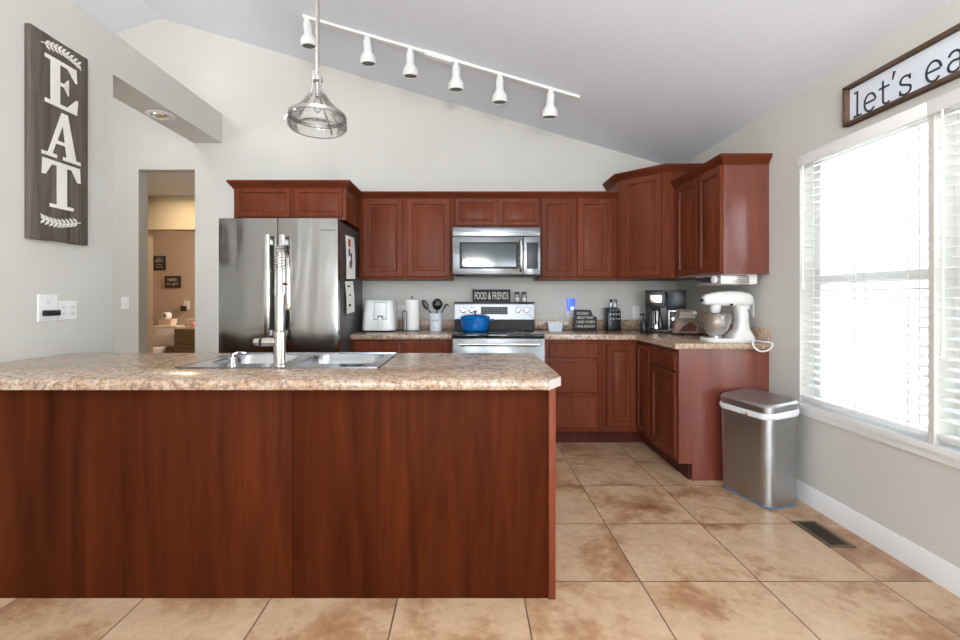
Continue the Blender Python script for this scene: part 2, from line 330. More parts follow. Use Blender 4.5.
f = struct('door_1', B().box(-.05, .03, -3.64, -3.58, 0, 2.28).box(1.47, 1.55, -3.64, -3.58, 0, 2.28).box(.70, .80, -3.46, -3.45, 0, 2.28).box(-.05, 1.55, -3.64, -3.58, 2.2, 2.28).box(-.05, 1.55, -3.64, -3.58, 0, .1), 'white')
# outside
ORG[0] = V((0, 0, 0))
struct('ground', B().box(2.6, 30, -20, 40, -.5, -.4), 'grass')
h = thing('neighbouring_house', 'pale sided neighbouring house seen outside through the blinds of the kitchen window', 'house', (9.5, 6, -.4))
B().box(9.5, 16, -6, 20, -.4, 5.2).out('siding_wall', 'siding', h)
B().prism([(9.1, -6.4, 5.2), (16.4, -6.4, 5.2), (12.7, -6.4, 7.4)], (0, 26.8, 0)).out('roof', 'roof', h)
for k, y in enumerate((-3, 1.6, 5.6, 8.6, 12.4)):
    for z in (.7, 3.2):
        f = B().box(9.44, 9.5, y-.55, y+.55, z-.08, z+1.38).box(9.42, 9.45, y-.55, y+.55, z+.62, z+.68).out('window', 'white', h)
        g = B().box(9.43, 9.44, y-.47, y+.47, z, z+1.3).out('pane', 'ovengl', f)
fe = thing('picket_fence', 'white picket fence outside the kitchen window in front of the pale house', 'fence', (6.2, 6, -.4))
fb = B()
for k in range(70): fb.prism([(6.2, -2+.2*k, -.4), (6.2, -2+.2*k+.11, -.4), (6.2, -2+.2*k+.11, .55), (6.2, -2+.2*k+.055, .63), (6.2, -2+.2*k, .55)], (.02, 0, 0))
fb.out('pickets', 'white', fe); B().box(6.22, 6.26, -2, 12, -.1, 0).box(6.22, 6.26, -2, 12, .35, .45).out('rail', 'white', fe)
# ------------------------------------------------------------------ blinds
def blind(y0, y1, label, group, lift):
    t = thing('window_blind', label, 'blind', (2.10, (y0+y1)/2, .62), group=group)
    B().box(2.052, 2.068, y0-.01, y1+.01, 2.062, 2.128, .003).box(2.068, 2.13, y0+.004, y0+.012, 2.07, 2.12).out('valance', 'blind', t)
    B().box(2.078, 2.13, y0+.012, y1-.008, 2.075, 2.118).out('headrail', 'blind', t)
    s_ = B(); z = 2.05
    while z > .70:
        s_.prism([(2.080, y0+.01, z-.004), (2.105, y0+.01, z+.001), (2.130, y0+.01, z+.004), (2.130, y0+.01, z+.0065), (2.105, y0+.01, z+.0035), (2.080, y0+.01, z-.0015)], (0, y1-y0-.02, 0)); z -= .0445
    s_.out('slats', 'blind', t)
    B().box(2.078, 2.132, y0+.01, y1-.01, .625, .648, .003).out('bottom_rail', 'blind', t)
    c = B()
    for y in (y0+.10, (y0+y1)/2, y1-.10): c.box(2.0775, 2.079, y-.003, y+.003, .64, 2.08).box(2.131, 2.1325, y-.003, y+.003, .64, 2.08)
    c.out('ladder_cord', 'blind', t)
    B().cyl((2.045, y1-.06, 2.06), (2.045, y1-.06, lift), .004).cyl((2.045, y1-.06, lift), (2.045, y1-.06, lift-.05), .008, .006).out('tilt_wand', 'blind', t)
    return t
blind(W1[0], W1[1], 'white slatted blind on the far kitchen window, above the steel trash can', None, 1.35)
blind(1.14, W2[1], 'white slatted blind on the nearer window, cut by the right edge of the photo', None, 1.05)
# ------------------------------------------------------------------ cabinets
DOOR = [(0, 0), (0, .016), (.004, .020), (.048, .020), (.052, .010), (.058, .007), (.066, .007), (.090, .017), (.096, .0185)]
DSML = [(0, 0), (0, .016), (.004, .020), (.030, .020), (.033, .009), (.040, .008), (.058, .018)]
SLAB = [(0, 0), (0, .014), (.008, .020)]
def door_(p, o, u, n, w, z0, z1, prof=DOOR, name='door', mat='wood', label=None):
    d = B().panel((o[0], o[1], z0), u, (0, 0, 1), n, w, z1-z0, prof).out(name, mat, p)
    if label: d['label'] = label
    return d
CROWN = [(.003, -.032), (.008, -.032), (.010, -.022), (.018, -.012), (.027, -.002), (.035, .010), (.040, .016), (.042, .030), (.003, .030)]
def crown(b, path, z, outs):
    """path: XY corner points, outs: outward 2D mitre direction per point"""
    b.rings([[V((p[0]+o[0]*a, p[1]+o[1]*a, z+h_)) for a, h_ in CROWN] for p, o in zip(path, outs)])
    return b
FU, FB = 4.12, 3.82
U = (1, 0, 0); NF = (0, -1, 0)
def upper(x0, x1, z0, z1, doors, label, prof=DOOR):
    t = thing('wall_cabinet', label, 'cabinet', ((x0+x1)/2, FU+.16, z0))
    B().box(x0, x1, FU, YB-.002, z0, z1, .0015).out('body', 'wood', t)
    for a, b_ in doors: door_(t, (a, FU), U, NF, b_-a, z0+.028, z1-.026, prof)
    return t
upper(-.985, -.128, 1.418, 2.18, [(-.952, -.588), (-.545, -.157)], 'cherry wall cabinet with two tall doors between the refrigerator and the microwave')
upper(-.128, .655, 1.885, 2.18, [(-.106, .266), (.290, .664-.012)], 'short cherry wall cabinet with two small doors directly above the microwave', DSML)
upper(.655, 1.375, 1.418, 2.18, [(.678, .998), (1.010, 1.320)], 'cherry wall cabinet with two tall doors just right of the microwave')
cr = B(); crown(cr, [(-.985, FU), (1.375, FU)], 2.187, [(0, -1), (0, -1)])
single('crown_molding', cr, 'woodh', 'long straight cherry crown molding running over the back wall cabinets', 'molding', (.1, FU, 2.155))
# fridge cabinet
t = thing('wall_cabinet', 'short cherry cabinet with two doors above the steel refrigerator', 'cabinet', (-1.44, 4.0, 1.885))
B().box(-1.896, -.985, 3.66, YB-.002, 1.885, 2.18, .0015).out('body', 'wood', t)
door_(t, (-1.865, 3.66), U, NF, .43, 1.905, 2.136, DSML); door_(t, (-1.395, 3.66), U, NF, .385, 1.905, 2.136, DSML)
cr = B(); crown(cr, [(-1.896, YB-.01), (-1.896, 3.66), (-.985, 3.66), (-.985, FU-.045)], 2.170, [(-1, 0), (-1, -1), (1, -1), (1, 0)]); cr.out('crown_molding', 'woodh', t)
# diagonal corner cabinet
A, C_ = (1.377, 4.10), (1.680, 3.797)
t = thing('corner_wall_cabinet', 'tall diagonal cherry corner wall cabinet above the coffee maker', 'cabinet', (1.75, 4.1, 1.418))
B().prism([(A[0], YB-.002, 1.418), (A[0], A[1], 1.418), (C_[0], C_[1], 1.418), (XR-.002, C_[1], 1.418), (XR-.002, YB-.002, 1.418)], (0, 0, .93), .0015).out('body', 'wood', t)
du = V((C_[0]-A[0], C_[1]-A[1], 0)); Ld = du.length; du.normalize(); dn = V((-1, -1, 0)).normalized()
o = V((A[0], A[1], 0))+du*.035; door_(t, (o.x, o.y), du, dn, Ld-.07, 1.438, 2.308)
cr = B(); k = math.tan(PI/8); crown(cr, [(A[0], YB-.01), A, C_, (XR-.005, C_[1])], 2.344, [(-1, 0), (-1, -k), (-k, -1), (0, -1)]); cr.out('crown_molding', 'woodh', t)
# right wall cabinet
t = thing('wall_cabinet', 'cherry wall cabinet on the right wall with plain end panel above the white mixer', 'cabinet', (1.92, 3.44, 1.415))
B().box(1.757, XR-.002, 3.08, 3.795, 1.415, 2.20, .0015).out('body', 'endw', t)
for a, b_ in ((3.735, 3.41), (3.395, 3.09)): door_(t, (1.757, a), (0, -1, 0), (-1, 0, 0), a-b_, 1.43, 2.162)
cr = B(); crown(cr, [(1.757, 3.79), (1.757, 3.08), (XR-.006, 3.08)], 2.197, [(-1, 0), (-1, -1), (0, -1)]); cr.out('crown_molding', 'woodh', t)
# base cabinets
def base(x0, x1, label):
    t = thing('base_cabinet', label, 'cabinet', ((x0+x1)/2, 4.1, 0))
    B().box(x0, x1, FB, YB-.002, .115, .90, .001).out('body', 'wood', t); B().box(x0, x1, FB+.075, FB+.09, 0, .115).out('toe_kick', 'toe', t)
    return t
t = base(-.985, -.125, 'cherry base cabinet under the air fryer, left of the range')
for a, b_ in ((-.955, -.575), (-.53, -.155)):
    door_(t, (a, FB), U, NF, b_-a, .745, .872, SLAB, 'drawer'); door_(t, (a, FB), U, NF, b_-a, .148, .725)
t = base(.650, 1.155, 'cherry base cabinet with three stacked drawers right of the range')
for z0, z1 in ((.745, .872), (.449, .712), (.150, .416)): door_(t, (.692, FB), U, NF, .415, z0, z1, SLAB, 'drawer')
t = thing('corner_base_cabinet', 'cherry blind corner base cabinet with one tall narrow door and one return door', 'cabinet', (1.5, 4.1, 0))
B().prism([(1.155, FB, .115), (1.45, FB, .115), (1.45, 3.53, .115), (XR-.002, 3.53, .115), (XR-.002, YB-.002, .115), (1.155, YB-.002, .115)], (0, 0, .785)).out('body', 'wood', t)
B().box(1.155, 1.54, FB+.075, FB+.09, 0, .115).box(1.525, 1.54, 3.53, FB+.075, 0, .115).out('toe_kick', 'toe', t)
door_(t, (1.182, FB), U, NF, .245, .165, .855); door_(t, (1.45, 3.79), (0, -1, 0), (-1, 0, 0), .235, .165, .862, DSML)
t = thing('base_cabinet', 'cherry base cabinet with drawer, door and large plain end panel beside the trash can', 'cabinet', (1.76, 3.3, 0))
B().box(1.45, XR-.002, 3.10, 3.528, .115, .90, .001).out('body', 'wood', t)
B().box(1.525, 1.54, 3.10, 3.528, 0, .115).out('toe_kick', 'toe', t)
B().prism([(1.45, 3.08, .115), (1.545, 3.08, .115), (1.545, 3.08, 0), (XR-.003, 3.08, 0), (XR-.003, 3.08, .90), (1.45, 3.08, .90)], (0, .0195, 0)).out('end_panel', 'endw', t)
B().box(1.538, 1.552, 3.074, 3.082, 0, .115).out('corner_bead', 'endw', t)
door_(t, (1.45, 3.505), (0, -1, 0), (-1, 0, 0), .395, .748, .872, SLAB, 'drawer'); door_(t, (1.45, 3.505), (0, -1, 0), (-1, 0, 0), .395, .148, .73)
# ------------------------------------------------------------------ back countertops
CZ0, CZ = .901, .942
t = thing('countertop', 'speckled laminate countertop under the air fryer, left of the range', 'countertop', (-.55, 4.1, CZ0))
B().box(-.984, -.128, 3.785, YB-.002, CZ0, CZ, .006).out('top', 'lam', t)
single('backsplash', B().box(-.984, -.128, YB-.022, YB-.002, CZ+.0005, 1.037, .003), 'lam', 'low laminate backsplash strip on the back wall left of the range', 'backsplash', (-.55, 4.44, CZ))
t = thing('countertop', 'l shaped speckled laminate countertop turning the corner right of the range', 'countertop', (1.5, 4.0, CZ0))
B().prism([(.652, 3.785, CZ0), (1.40, 3.785, CZ0), (1.415, 3.77, CZ0), (1.415, 3.055, CZ0), (XR-.002, 3.055, CZ0), (XR-.002, YB-.002, CZ0), (.652, YB-.002, CZ0)], (0, 0, CZ-CZ0), .006).out('top', 'lam', t)
single('backsplash', B().box(.652, XR-.023, YB-.022, YB-.002, CZ+.0005, 1.037, .003), 'lam', 'low laminate backsplash strip on the back wall right of the range', 'backsplash', (1.35, 4.44, CZ))
single('backsplash', B().box(XR-.022, XR-.002, 3.06, YB-.002, CZ+.0005, 1.04, .003), 'lam', 'low laminate backsplash strip along the right wall behind the mixer', 'backsplash', (2.06, 3.75, CZ))
# ------------------------------------------------------------------ refrigerator
fx0, fx1, fy, fz = -1.918, -.998, 3.47, 1.865
t = thing('refrigerator', 'stainless steel french door refrigerator with grey side and long bar handles', 'refrigerator', (-1.458, 3.85, 0))
B().box(fx0+.004, fx1, fy+.075, 4.30, .03, fz-.01, .006).out('body', 'darksteel', t)
xm = -1.462
def fdoor(x0, x1, z0, z1, nm):
    # slightly bowed front
    n = 10; pts = []
    for i in range(n+1):
        s_ = i/n; pts.append((x0+(x1-x0)*s_, fy+.012*(2*s_-1)**2*(1 if nm == 'freezer_drawer' else .5), z0))
    pts += [(x1, fy+.07, z0), (x0, fy+.07, z0)]
    return B().prism(pts, (0, 0, z1-z0)).out(nm, 'steelv', t, sharp=25)
d1 = fdoor(fx0, xm-.003, .76, fz, 'door'); d2 = fdoor(xm+.003, fx1, .76, fz, 'door'); d3 = fdoor(fx0, fx1, .05, .75, 'freezer_drawer')
for d, x in ((d1, -1.523), (d2, -1.407)):
    hb = B().box(x-.021, x+.021, fy-.058, fy-.034, .93, 1.735, .007)
    for z in (.98, 1.68): hb.box(x-.013, x+.013, fy-.036, fy+.004, z-.02, z+.02)
    hb.out('handle', 'handle', d)
hb = B().box(-1.80, -1.12, fy-.058, fy-.034, .66, .70, .007).box(-1.74, -1.71, fy-.036, fy+.01, .668, .692).box(-1.21, -1.18, fy-.036, fy+.01, .668, .692); hb.out('handle', 'handle', d3)
bd = B().box(-1.135, -1.022, fy-.0005, fy+.006, 1.772, 1.778).out('badge', 'ink', d2)
for x in (fx0+.1, fx1-.1): B().cyl((x, 3.7, 0), (x, 3.7, .04), .02).out('foot', 'black', t)
# papers on the side
def sheet(label, ys, zs, curl, mats, grp=None):
    t = thing('magnet_paper', label, 'paper', (fx1+.002, sum(ys)/2, zs[0]))
    n = 8; rs = []
    for i in range(n+1):
        s_ = i/n; z = zs[0]+(zs[1]-zs[0])*s_; off = .003+curl*math.sin(PI*s_)*.5+curl*(1-s_)**2
        rs.append([(fx1+off, ys[0]+.01*s_, z), (fx1+off+.01*curl/.03, ys[1]-.01*(1-s_), z+.012), (fx1+off+.0015+.01*curl/.03, ys[1]-.01*(1-s_), z+.012), (fx1+off+.0015, ys[0]+.01*s_, z)])
    B().rings(rs).out('sheet', 'paper', t)
    for k, (a, b_, c, d, m) in enumerate(mats):
        zz = (c+d)/2; s_ = (zz-zs[0])/(zs[1]-zs[0]); off = .0065+curl*math.sin(PI*s_)*.5+curl*(1-s_)**2
        B().box(fx1+off, fx1+off+.007, a, b_, c, d).out('print', m, t)
    return t
sheet('large white printed sheet held to the grey refrigerator side, upper one', (3.67, 3.95), (1.405, 1.765), .012, [(3.74, 3.80, 1.68, 1.74, 'orange'), (3.76, 3.80, 1.50, 1.56, 'ink'), (3.80, 3.82, 1.53, 1.63, 'ink'), (3.74, 3.77, 1.60, 1.66, 'ink')])
sheet('smaller white sheet hanging below the large one on the refrigerator side', (3.66, 3.90), (1.12, 1.385), .016, [(3.72, 3.78, 1.34, 1.355, 'ink'), (3.72, 3.76, 1.18, 1.20, 'ink'), (3.74, 3.79, 1.27, 1.28, 'ink')])
# ------------------------------------------------------------------ microwave
mx0, mx1, my, mz0, mz1 = -.128, .646, 3.955, 1.452, 1.873
t = thing('microwave', 'stainless over the range microwave with dark glass door and curved handle', 'microwave', (.26, 4.2, mz0))
B().box(mx0+.004, mx1-.004, my+.03, YB-.004, mz0, mz1+.008, .003).out('body', 'black', t)
B().box(mx0, mx1, my+.006, my+.04, mz1-.078, mz1, .004).out('vent_grille', 'steel', t)
B().box(mx1-.148, mx1, my, my+.04, mz0+.004, mz1-.082, .004).out('control_panel', 'steel', t)
cp = B().box(mx1-.122, mx1-.024, my-.003, my, mz0+.055, mz1-.135, .001).out('keypad', 'panel', t)
kb = B()
for r_ in range(7):
    for c in range(4): kb.box(mx1-.114+.020*c, mx1-.103+.020*c, my-.0045, my-.003, mz0+.070+.020*r_, mz0+.078+.020*r_)
kb.out('buttons', 'ink', cp)
d = B().box(mx0, mx1-.150, my, my+.03, mz0+.004, mz1-.082, .005).out('door', 'steel', t)
B().box(mx0+.062, mx1-.198, my-.004, my, mz0+.055, mz1-.132, .001).out('window_border', 'black', d)
B().box(mx0+.084, mx1-.214, my-.006, my-.004, mz0+.073, mz1-.15).out('window_glass', 'ovengl', d)
hp = [(mx1-.173, my+.002, mz1-.115), (mx1-.173, my-.035, mz1-.14), (mx1-.173, my-.045, (mz0+mz1)/2-.03), (mx1-.173, my-.035, mz0+.065), (mx1-.173, my+.002, mz0+.04)]
B().tube(hp, .013, 12, 6).out('handle', 'handle', d)
B().box(mx0+.03, mx1-.03, my+.03, my+.2, mz0-.012, mz0, .003).out('lamp_cover', 'black', t)
# ------------------------------------------------------------------ range
rx0, rx1 = -.122, .645
t = thing('range', 'freestanding stainless electric range with black glass cooktop', 'stove', (.262, 4.05, 0))
B().box(rx0+.003, rx1-.003, 3.77, 4.425, .02, .925, .003).out('body', 'blackm', t)
B().box(rx0, rx1, 3.735, 4.33, .925, .951, .006).out('cooktop', 'cook', t)
for x, y, r in ((.08, 4.12, .095), (.44, 4.14, .08), (.08, 3.88, .08), (.45, 3.88, .105)):
    B().lathe((x, y, .9515), [(r, 0), (r, .0006), (r-.004, .0006), (r-.004, 0)], 40, cap0=False, cap1=False).out('burner_ring', 'darksteel', t)
bgx0, bgx1 = -.118, .642
B().prism([(bgx0, 4.26, .951), (bgx0, 4.34, .951), (bgx0, 4.42, .951), (bgx0, 4.42, 1.205), (bgx0, 4.315, 1.205), (bgx0, 4.29, 1.04)], (bgx1-bgx0, 0, 0)).out('backguard_body', 'blackm', t)
def bgp(x, z, d=0):  # point on the sloped face of the backguard
    y = 4.29+(z-1.04)/.165*.025; return V((x, y, z))+V((0, -.989, .15))*d
fce = [bgp(bgx0, 1.045), bgp(bgx1, 1.045), bgp(bgx1, 1.197), bgp(bgx0, 1.197)]
B().prism(fce, V((0, -.989, .15))*.006).out('backguard_panel', 'steel', t)
B().box(bgx0-.004, bgx1+.004, 4.27, 4.42, 1.199, 1.21, .002).out('backguard_cap', 'blackm', t)
pts = [bgp(.133, 1.093, .007), bgp(.388, 1.093, .007), bgp(.388, 1.165, .007), bgp(.133, 1.165, .007)]
dp = B().prism(pts, V((0, -.989, .15))*.002).out('clock_display', 'panel', t)
kb = B()
for x in (.15, .18, .215, .25, .29, .325, .355):
    for z in (1.105, 1.128, 1.15): kb.prism([bgp(x, z, .009), bgp(x+.02, z, .009), bgp(x+.02, z+.006, .009), bgp(x, z+.006, .009)], V((0, -.989, .15))*.001)
kb.out('buttons', 'ink', dp)
for x in (-.035, .045, .485, .565):
    p = bgp(x, 1.132, .006); k = B().lathe(p, [(.028, 0), (.027, .006), (.022, .008), (.020, .028), (.017, .031)], 24, (0, -.989, .15)).out('knob', 'handle', t)
    q = bgp(x, 1.132, .037); B().box(q.x-.003, q.x+.003, q.y-.004, q.y+.004, q.z-.016, q.z+.016).out('knob_grip', 'steel', k)
d = B().box(rx0+.002, rx1-.002, 3.715, 3.77, .20, .915, .005).out('oven_door', 'steel', t)
B().box(rx0+.10, rx1-.10, 3.711, 3.716, .36, .77, .001).out('oven_window', 'cook', d)
hb = B().cyl((rx0+.05, 3.66, .872), (rx1-.05, 3.66, .872), .012, bev=.003)
for x in (rx0+.07, rx1-.07): hb.box(x-.012, x+.012, 3.66, 3.717, .862, .882)
hb.out('handle', 'handle', d)
B().box(rx0+.002, rx1-.002, 3.72, 3.77, .04, .19, .005).out('storage_drawer', 'steel', t)
B().cyl((.3, 3.9, 0), (.3, 3.9, .03), .02).out('foot', 'black', t)
# dutch oven
px, py, pz = .072, 4.03, .9525
t = thing('dutch_oven', 'blue enamelled dutch oven with lid on the rear of the cooktop', 'pot', (px, py, pz))
B().lathe((px, py, pz), [(.095, 0), (.112, .006), (.124, .03), (.130, .105), (.131, .118), (.124, .118), (.12, .10)], 48, cap1=False).out('pot_body', 'blue', t)
l = B().lathe((px, py, pz), [(.133, .119), (.134, .126), (.128, .134), (.09, .148), (.03, .155), (.0, .156)], 48, cap1=False).out('lid', 'blue', t)
B().lathe((px, py, pz), [(.007, .153), (.007, .168), (.02, .172), (.021, .178), (.012, .183)], 24).out('lid_knob', 'black', l)
for s_ in (-1, 1):
    B().tube([(px+s_*.125, py-.045, pz+.100), (px+s_*.158, py-.035, pz+.104), (px+s_*.168, py, pz+.106), (px+s_*.158, py+.035, pz+.104), (px+s_*.125, py+.045, pz+.100)], .0075, 10, 5).out('handle', 'blue', t)
# sign on the backguard and shakers
t = thing('block_sign', 'small black block sign reading food & friends on the range backguard', 'sign', (.238, 4.36, 1.21))
B().box(.056, .420, 4.345, 4.375, 1.2105, 1.333, .001).out('sign_board', 'blackm', t)
text('lettering', 'FOOD & FRIENDS', 'paint', t, (.238, 4.345, 1.237), (1, 0, 0), (0, 0, 1), (0, -1, 0), .325, .07)
fr = B()
for a, b_, c, d in ((.059, .417, 1.2135, 1.2165), (.059, .417, 1.327, 1.330), (.059, .062, 1.2135, 1.33), (.414, .417, 1.2135, 1.33)): fr.box(a, b_, 4.3435, 4.345, c, d)
fr.out('border_line', 'ink', t)
for x, l_ in ((.485, 'left of the two small glass shakers with dark lids on the range backguard'), (.553, 'right of the two small glass shakers with dark lids on the range backguard')):
    t = thing('salt_shaker', l_, 'shaker', (x, 4.35, 1.2105), group='salt and pepper shakers')
    B().lathe((x, 4.35, 1.2105), [(.026, 0), (.028, .004), (.026, .05), (.022, .075)], 20).out('jar', 'shade', t)
    B().lathe((x, 4.35, 1.2105), [(.021, .004), (.021, .04)], 20).out('filling', 'paper', t)
    B().lathe((x, 4.35, 1.2105), [(.024, .075), (.024, .092), (.020, .098)], 20).out('lid', 'darksteel', t)
# ------------------------------------------------------------------ island
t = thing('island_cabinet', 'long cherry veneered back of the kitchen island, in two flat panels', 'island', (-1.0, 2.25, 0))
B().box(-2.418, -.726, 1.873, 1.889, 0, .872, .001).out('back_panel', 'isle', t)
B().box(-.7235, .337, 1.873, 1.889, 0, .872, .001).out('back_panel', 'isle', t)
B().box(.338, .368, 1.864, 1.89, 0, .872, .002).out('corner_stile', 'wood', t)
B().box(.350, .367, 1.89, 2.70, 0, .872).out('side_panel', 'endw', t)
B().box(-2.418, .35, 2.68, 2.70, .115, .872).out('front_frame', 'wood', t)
for k in range(6):
    a = -2.38+.455*k; door_(t, (a+.42, 2.70), (-1, 0, 0), (0, 1, 0), .40, .15, .84)
B().box(-2.418, .35, 2.60, 2.615, 0, .115).box(-2.418, .35, 1.889, 2.60, .10, .115).out('toe_kick', 'toe', t)
IZ0, IZ = .873, .915
t = thing('countertop', 'long speckled laminate island countertop with a clipped front corner', 'countertop', (-1.0, 2.3, IZ0))
sx0, sx1, sy0, sy1 = -1.37, -.44, 2.16, 2.69
tb = B()
for z0, z1, ins in ((IZ0, IZ, 0),):
    pass
# front strip with rounded nose: profile in YZ, swept along X
nose = [(sy0, IZ0), (1.842, IZ0), (1.838, IZ0+.006), (1.838, IZ-.014), (1.842, IZ-.005), (1.850, IZ), (sy0, IZ)]
tb.rings([[V((-2.418, y, z)) for y, z in nose], [V((.331, y, z)) for y, z in nose]])
tb.prism([(.331, 1.838, IZ0), (.402, 1.94, IZ0), (.402, sy0, IZ0), (.331, sy0, IZ0)], (0, 0, IZ-IZ0-.001))
tb.prism([(.331, 1.852, IZ-.002), (.395, 1.944, IZ-.002), (.402, 1.98, IZ-.002), (.402, sy0, IZ-.002), (.331, sy0, IZ-.002)], (0, 0, .002))
tb.box(-2.418, sx0, sy0, sy1, IZ0, IZ).box(sx1, .402, sy0, sy1, IZ0, IZ).box(-2.418, .402, sy1, 2.74, IZ0, IZ)
tb.out('top', 'lam', t)
B().prism([(.3325, 1.8365, IZ0), (.4035, 1.9385, IZ0), (.4045, 1.939, IZ0), (.334, 1.836, IZ0)], (0, 0, .038)).prism([(.402, 1.94, IZ0), (.402, 2.735, IZ0), (.4045, 2.735, IZ0), (.4045, 1.94, IZ0)], (0, 0, .038)).out('edge_glare', 'band_glare', t)  # pale strips painting window glare on the clipped corner and end edge
# sink
t = thing('sink', 'double bowl stainless steel sink set into the island countertop', 'sink', (-.905, 2.42, .75))
X0, X1, Y0, Y1 = -1.39, -.42, 2.14, 2.712; zt = IZ+.0045
rb = B(); bowls = [(-1.335, -.935, 2.27, 2.655), (-.885, -.472, 2.27, 2.655)]
rb.box(X0, X1, Y0, bowls[0][2], IZ+.0005, zt).box(X0, X1, bowls[0][3], Y1, IZ+.0005, zt).box(X0, bowls[0][0], bowls[0][2], bowls[0][3], IZ+.0005, zt)
rb.box(bowls[0][1], bowls[1][0], bowls[0][2], bowls[0][3], IZ+.0005, zt).box(bowls[1][1], X1, bowls[0][2], bowls[0][3], IZ+.0005, zt)
rb.box(X0, X1, Y0, Y0+.006, IZ, zt+.002).box(X0, X1, Y1-.006, Y1, IZ, zt+.002).box(X0, X0+.006, Y0, Y1, IZ, zt+.002).box(X1-.006, X1, Y0, Y1, IZ, zt+.002)
rb.out('rim', 'sinks', t)
for a, b_, c, d in bowls:
    cx, cy, hx, hy = (a+b_)/2, (c+d)/2, (b_-a)/2, (d-c)/2
    bb = B().rings([rrect(cx, cy, zt, hx, hy, .001), rrect(cx, cy, zt-.001, hx-.006, hy-.006, .07), rrect(cx, cy, zt-.012, hx-.012, hy-.012, .07), rrect(cx, cy, .77, hx-.02, hy-.02, .06), rrect(cx, cy, .752, hx-.045, hy-.045, .05), rrect(cx, cy, .748, .03, .03, .029)], cap0=False)
    bo = bb.out('bowl', 'sinks', t, sharp=50)
    B().lathe((cx, cy, .7485), [(.042, 0), (.042, .003), (.034, .003), (.034, .001)], 24).out('drain', 'chrome', bo)
# faucet
fx, fyy, f0 = -.917, 2.205, zt
t = thing('faucet', 'tall nickel pull down kitchen faucet with spring neck at the island sink', 'faucet', (fx, fyy, f0))
B().lathe((fx, fyy, f0), [(.034, 0), (.034, .006), (.030, .010), (.0285, .012), (.0285, .165), (.024, .17)], 32).out('base_column', 'nickel', t)
B().cyl((fx, fyy, f0+.17), (fx, fyy, f0+.345), .0235, bev=.003).out('middle_column', 'nickel', t)
B().cyl((fx, fyy, f0+.345), (fx, fyy, f0+.475), .0155).out('upper_tube', 'chrome', t)
def nk(s_):   # neck centre line: up, over and a little down on the sink side
    return (fx, fyy, f0+.46+s_*.9) if s_ < .10 else (fx, fyy+.035*(1-math.cos((s_-.10)/.085*PI/2*1.0)), f0+.55+.05*math.sin(min(1.9, (s_-.10)/.085*1.2)))
sp = []
for i in range(11*14+1):
    a = 2*PI*i/14; c = nk(.17*i/(11*14)); sp.append((c[0]+.0195*math.cos(a), c[1]+.0195*math.sin(a), c[2]))
B().tube(sp, .0038, 6).out('spring', 'chrome', t)
B().tube([nk(.17*i/16) for i in range(17)]+[(fx+.002, fyy+.09, f0+.55), (fx+.002, fyy+.095, f0+.48)], .0105, 10, 3).out('hose', 'nickel', t)
B().lathe((fx+.002, fyy+.095, f0+.27), [(.015, 0), (.018, .01), (.016, .10), (.011, .22)], 20).out('spray_head', 'nickel', t)
B().tube([(fx, fyy, f0+.40), (fx+.003, fyy+.05, f0+.40), (fx+.002, fyy+.09, f0+.40)], .007, 8, 4).out('dock_arm', 'nickel', t)
h = B().cyl((fx-.02, fyy, f0+.115), (fx-.085, fyy, f0+.115), .021, bev=.003).out('valve', 'nickel', t)
B().cyl((fx-.086, fyy, f0+.115), (fx-.092, fyy, f0+.115), .0225).out('valve_ring', 'black', h)
B().cyl((fx-.092, fyy, f0+.115), (fx-.125, fyy, f0+.115), .021, .018, bev=.003).out('handle_cap', 'nickel', h)
t = thing('soap_dispenser', 'short chrome soap dispenser on the sink rim left of the faucet', 'soap dispenser', (-1.145, 2.2, zt))
B().lathe((-1.145, 2.2, zt), [(.024, 0), (.024, .005), (.019, .008), (.019, .038), (.015, .042)], 24).out('body', 'chrome', t)
B().cyl((-1.145, 2.2, zt+.04), (-1.145, 2.2, zt+.055), .007).out('pump', 'chrome', t)
B().tube([(-1.145, 2.2, zt+.054), (-1.13, 2.22, zt+.062), (-1.11, 2.25, zt+.055)], .005, 8, 4).out('spout', 'chrome', t)
# ------------------------------------------------------------------ things on the back counter
ax, ay = -.805, 4.205
t = thing('air_fryer', 'white air fryer with front basket handle beside the refrigerator', 'air fryer', (ax, ay, CZ))
rr = [(0, .132, .140, .05), (.012, .146, .150, .05), (.06, .148, .152, .055), (.20, .137, .144, .055), (.26, .131, .138, .05), (.278, .122, .128, .05), (.283, .108, .115, .045)]
B().rings([rrect(ax, ay, CZ+.008+z*.99, a, b_, r, 8) for z, a, b_, r in rr]).out('housing', 'plastic', t)
B().rings([rrect(ax, ay, CZ, .138, .14, .05, 8), rrect(ax, ay, CZ+.012, .144, .147, .05, 8)]).out('base_ring', 'black', t)
B().prism([(ax-.037, 4.0600, CZ+.111), (ax+.079, 4.0600, CZ+.111), (ax+.076, 4.0680, CZ+.269), (ax-.034, 4.0680, CZ+.269)], (0, -.0065, 0), .001).out('basket_seam', 'darksteel', t)
bk = B().prism([(ax-.033, 4.0585, CZ+.115), (ax+.075, 4.0585, CZ+.115), (ax+.072, 4.066, CZ+.265), (ax-.030, 4.066, CZ+.265)], (0, -.008, 0), .002).out('basket_front', 'plastic', t)
B().box(ax+.004, ax+.05, 4.025, 4.052, CZ+.12, CZ+.15, .004).out('release_guard', 'darksteel', bk)
B().box(ax+.012, ax+.042, 4.005, 4.05, CZ+.03, CZ+.14, .010).out('handle', 'plastic', bk)
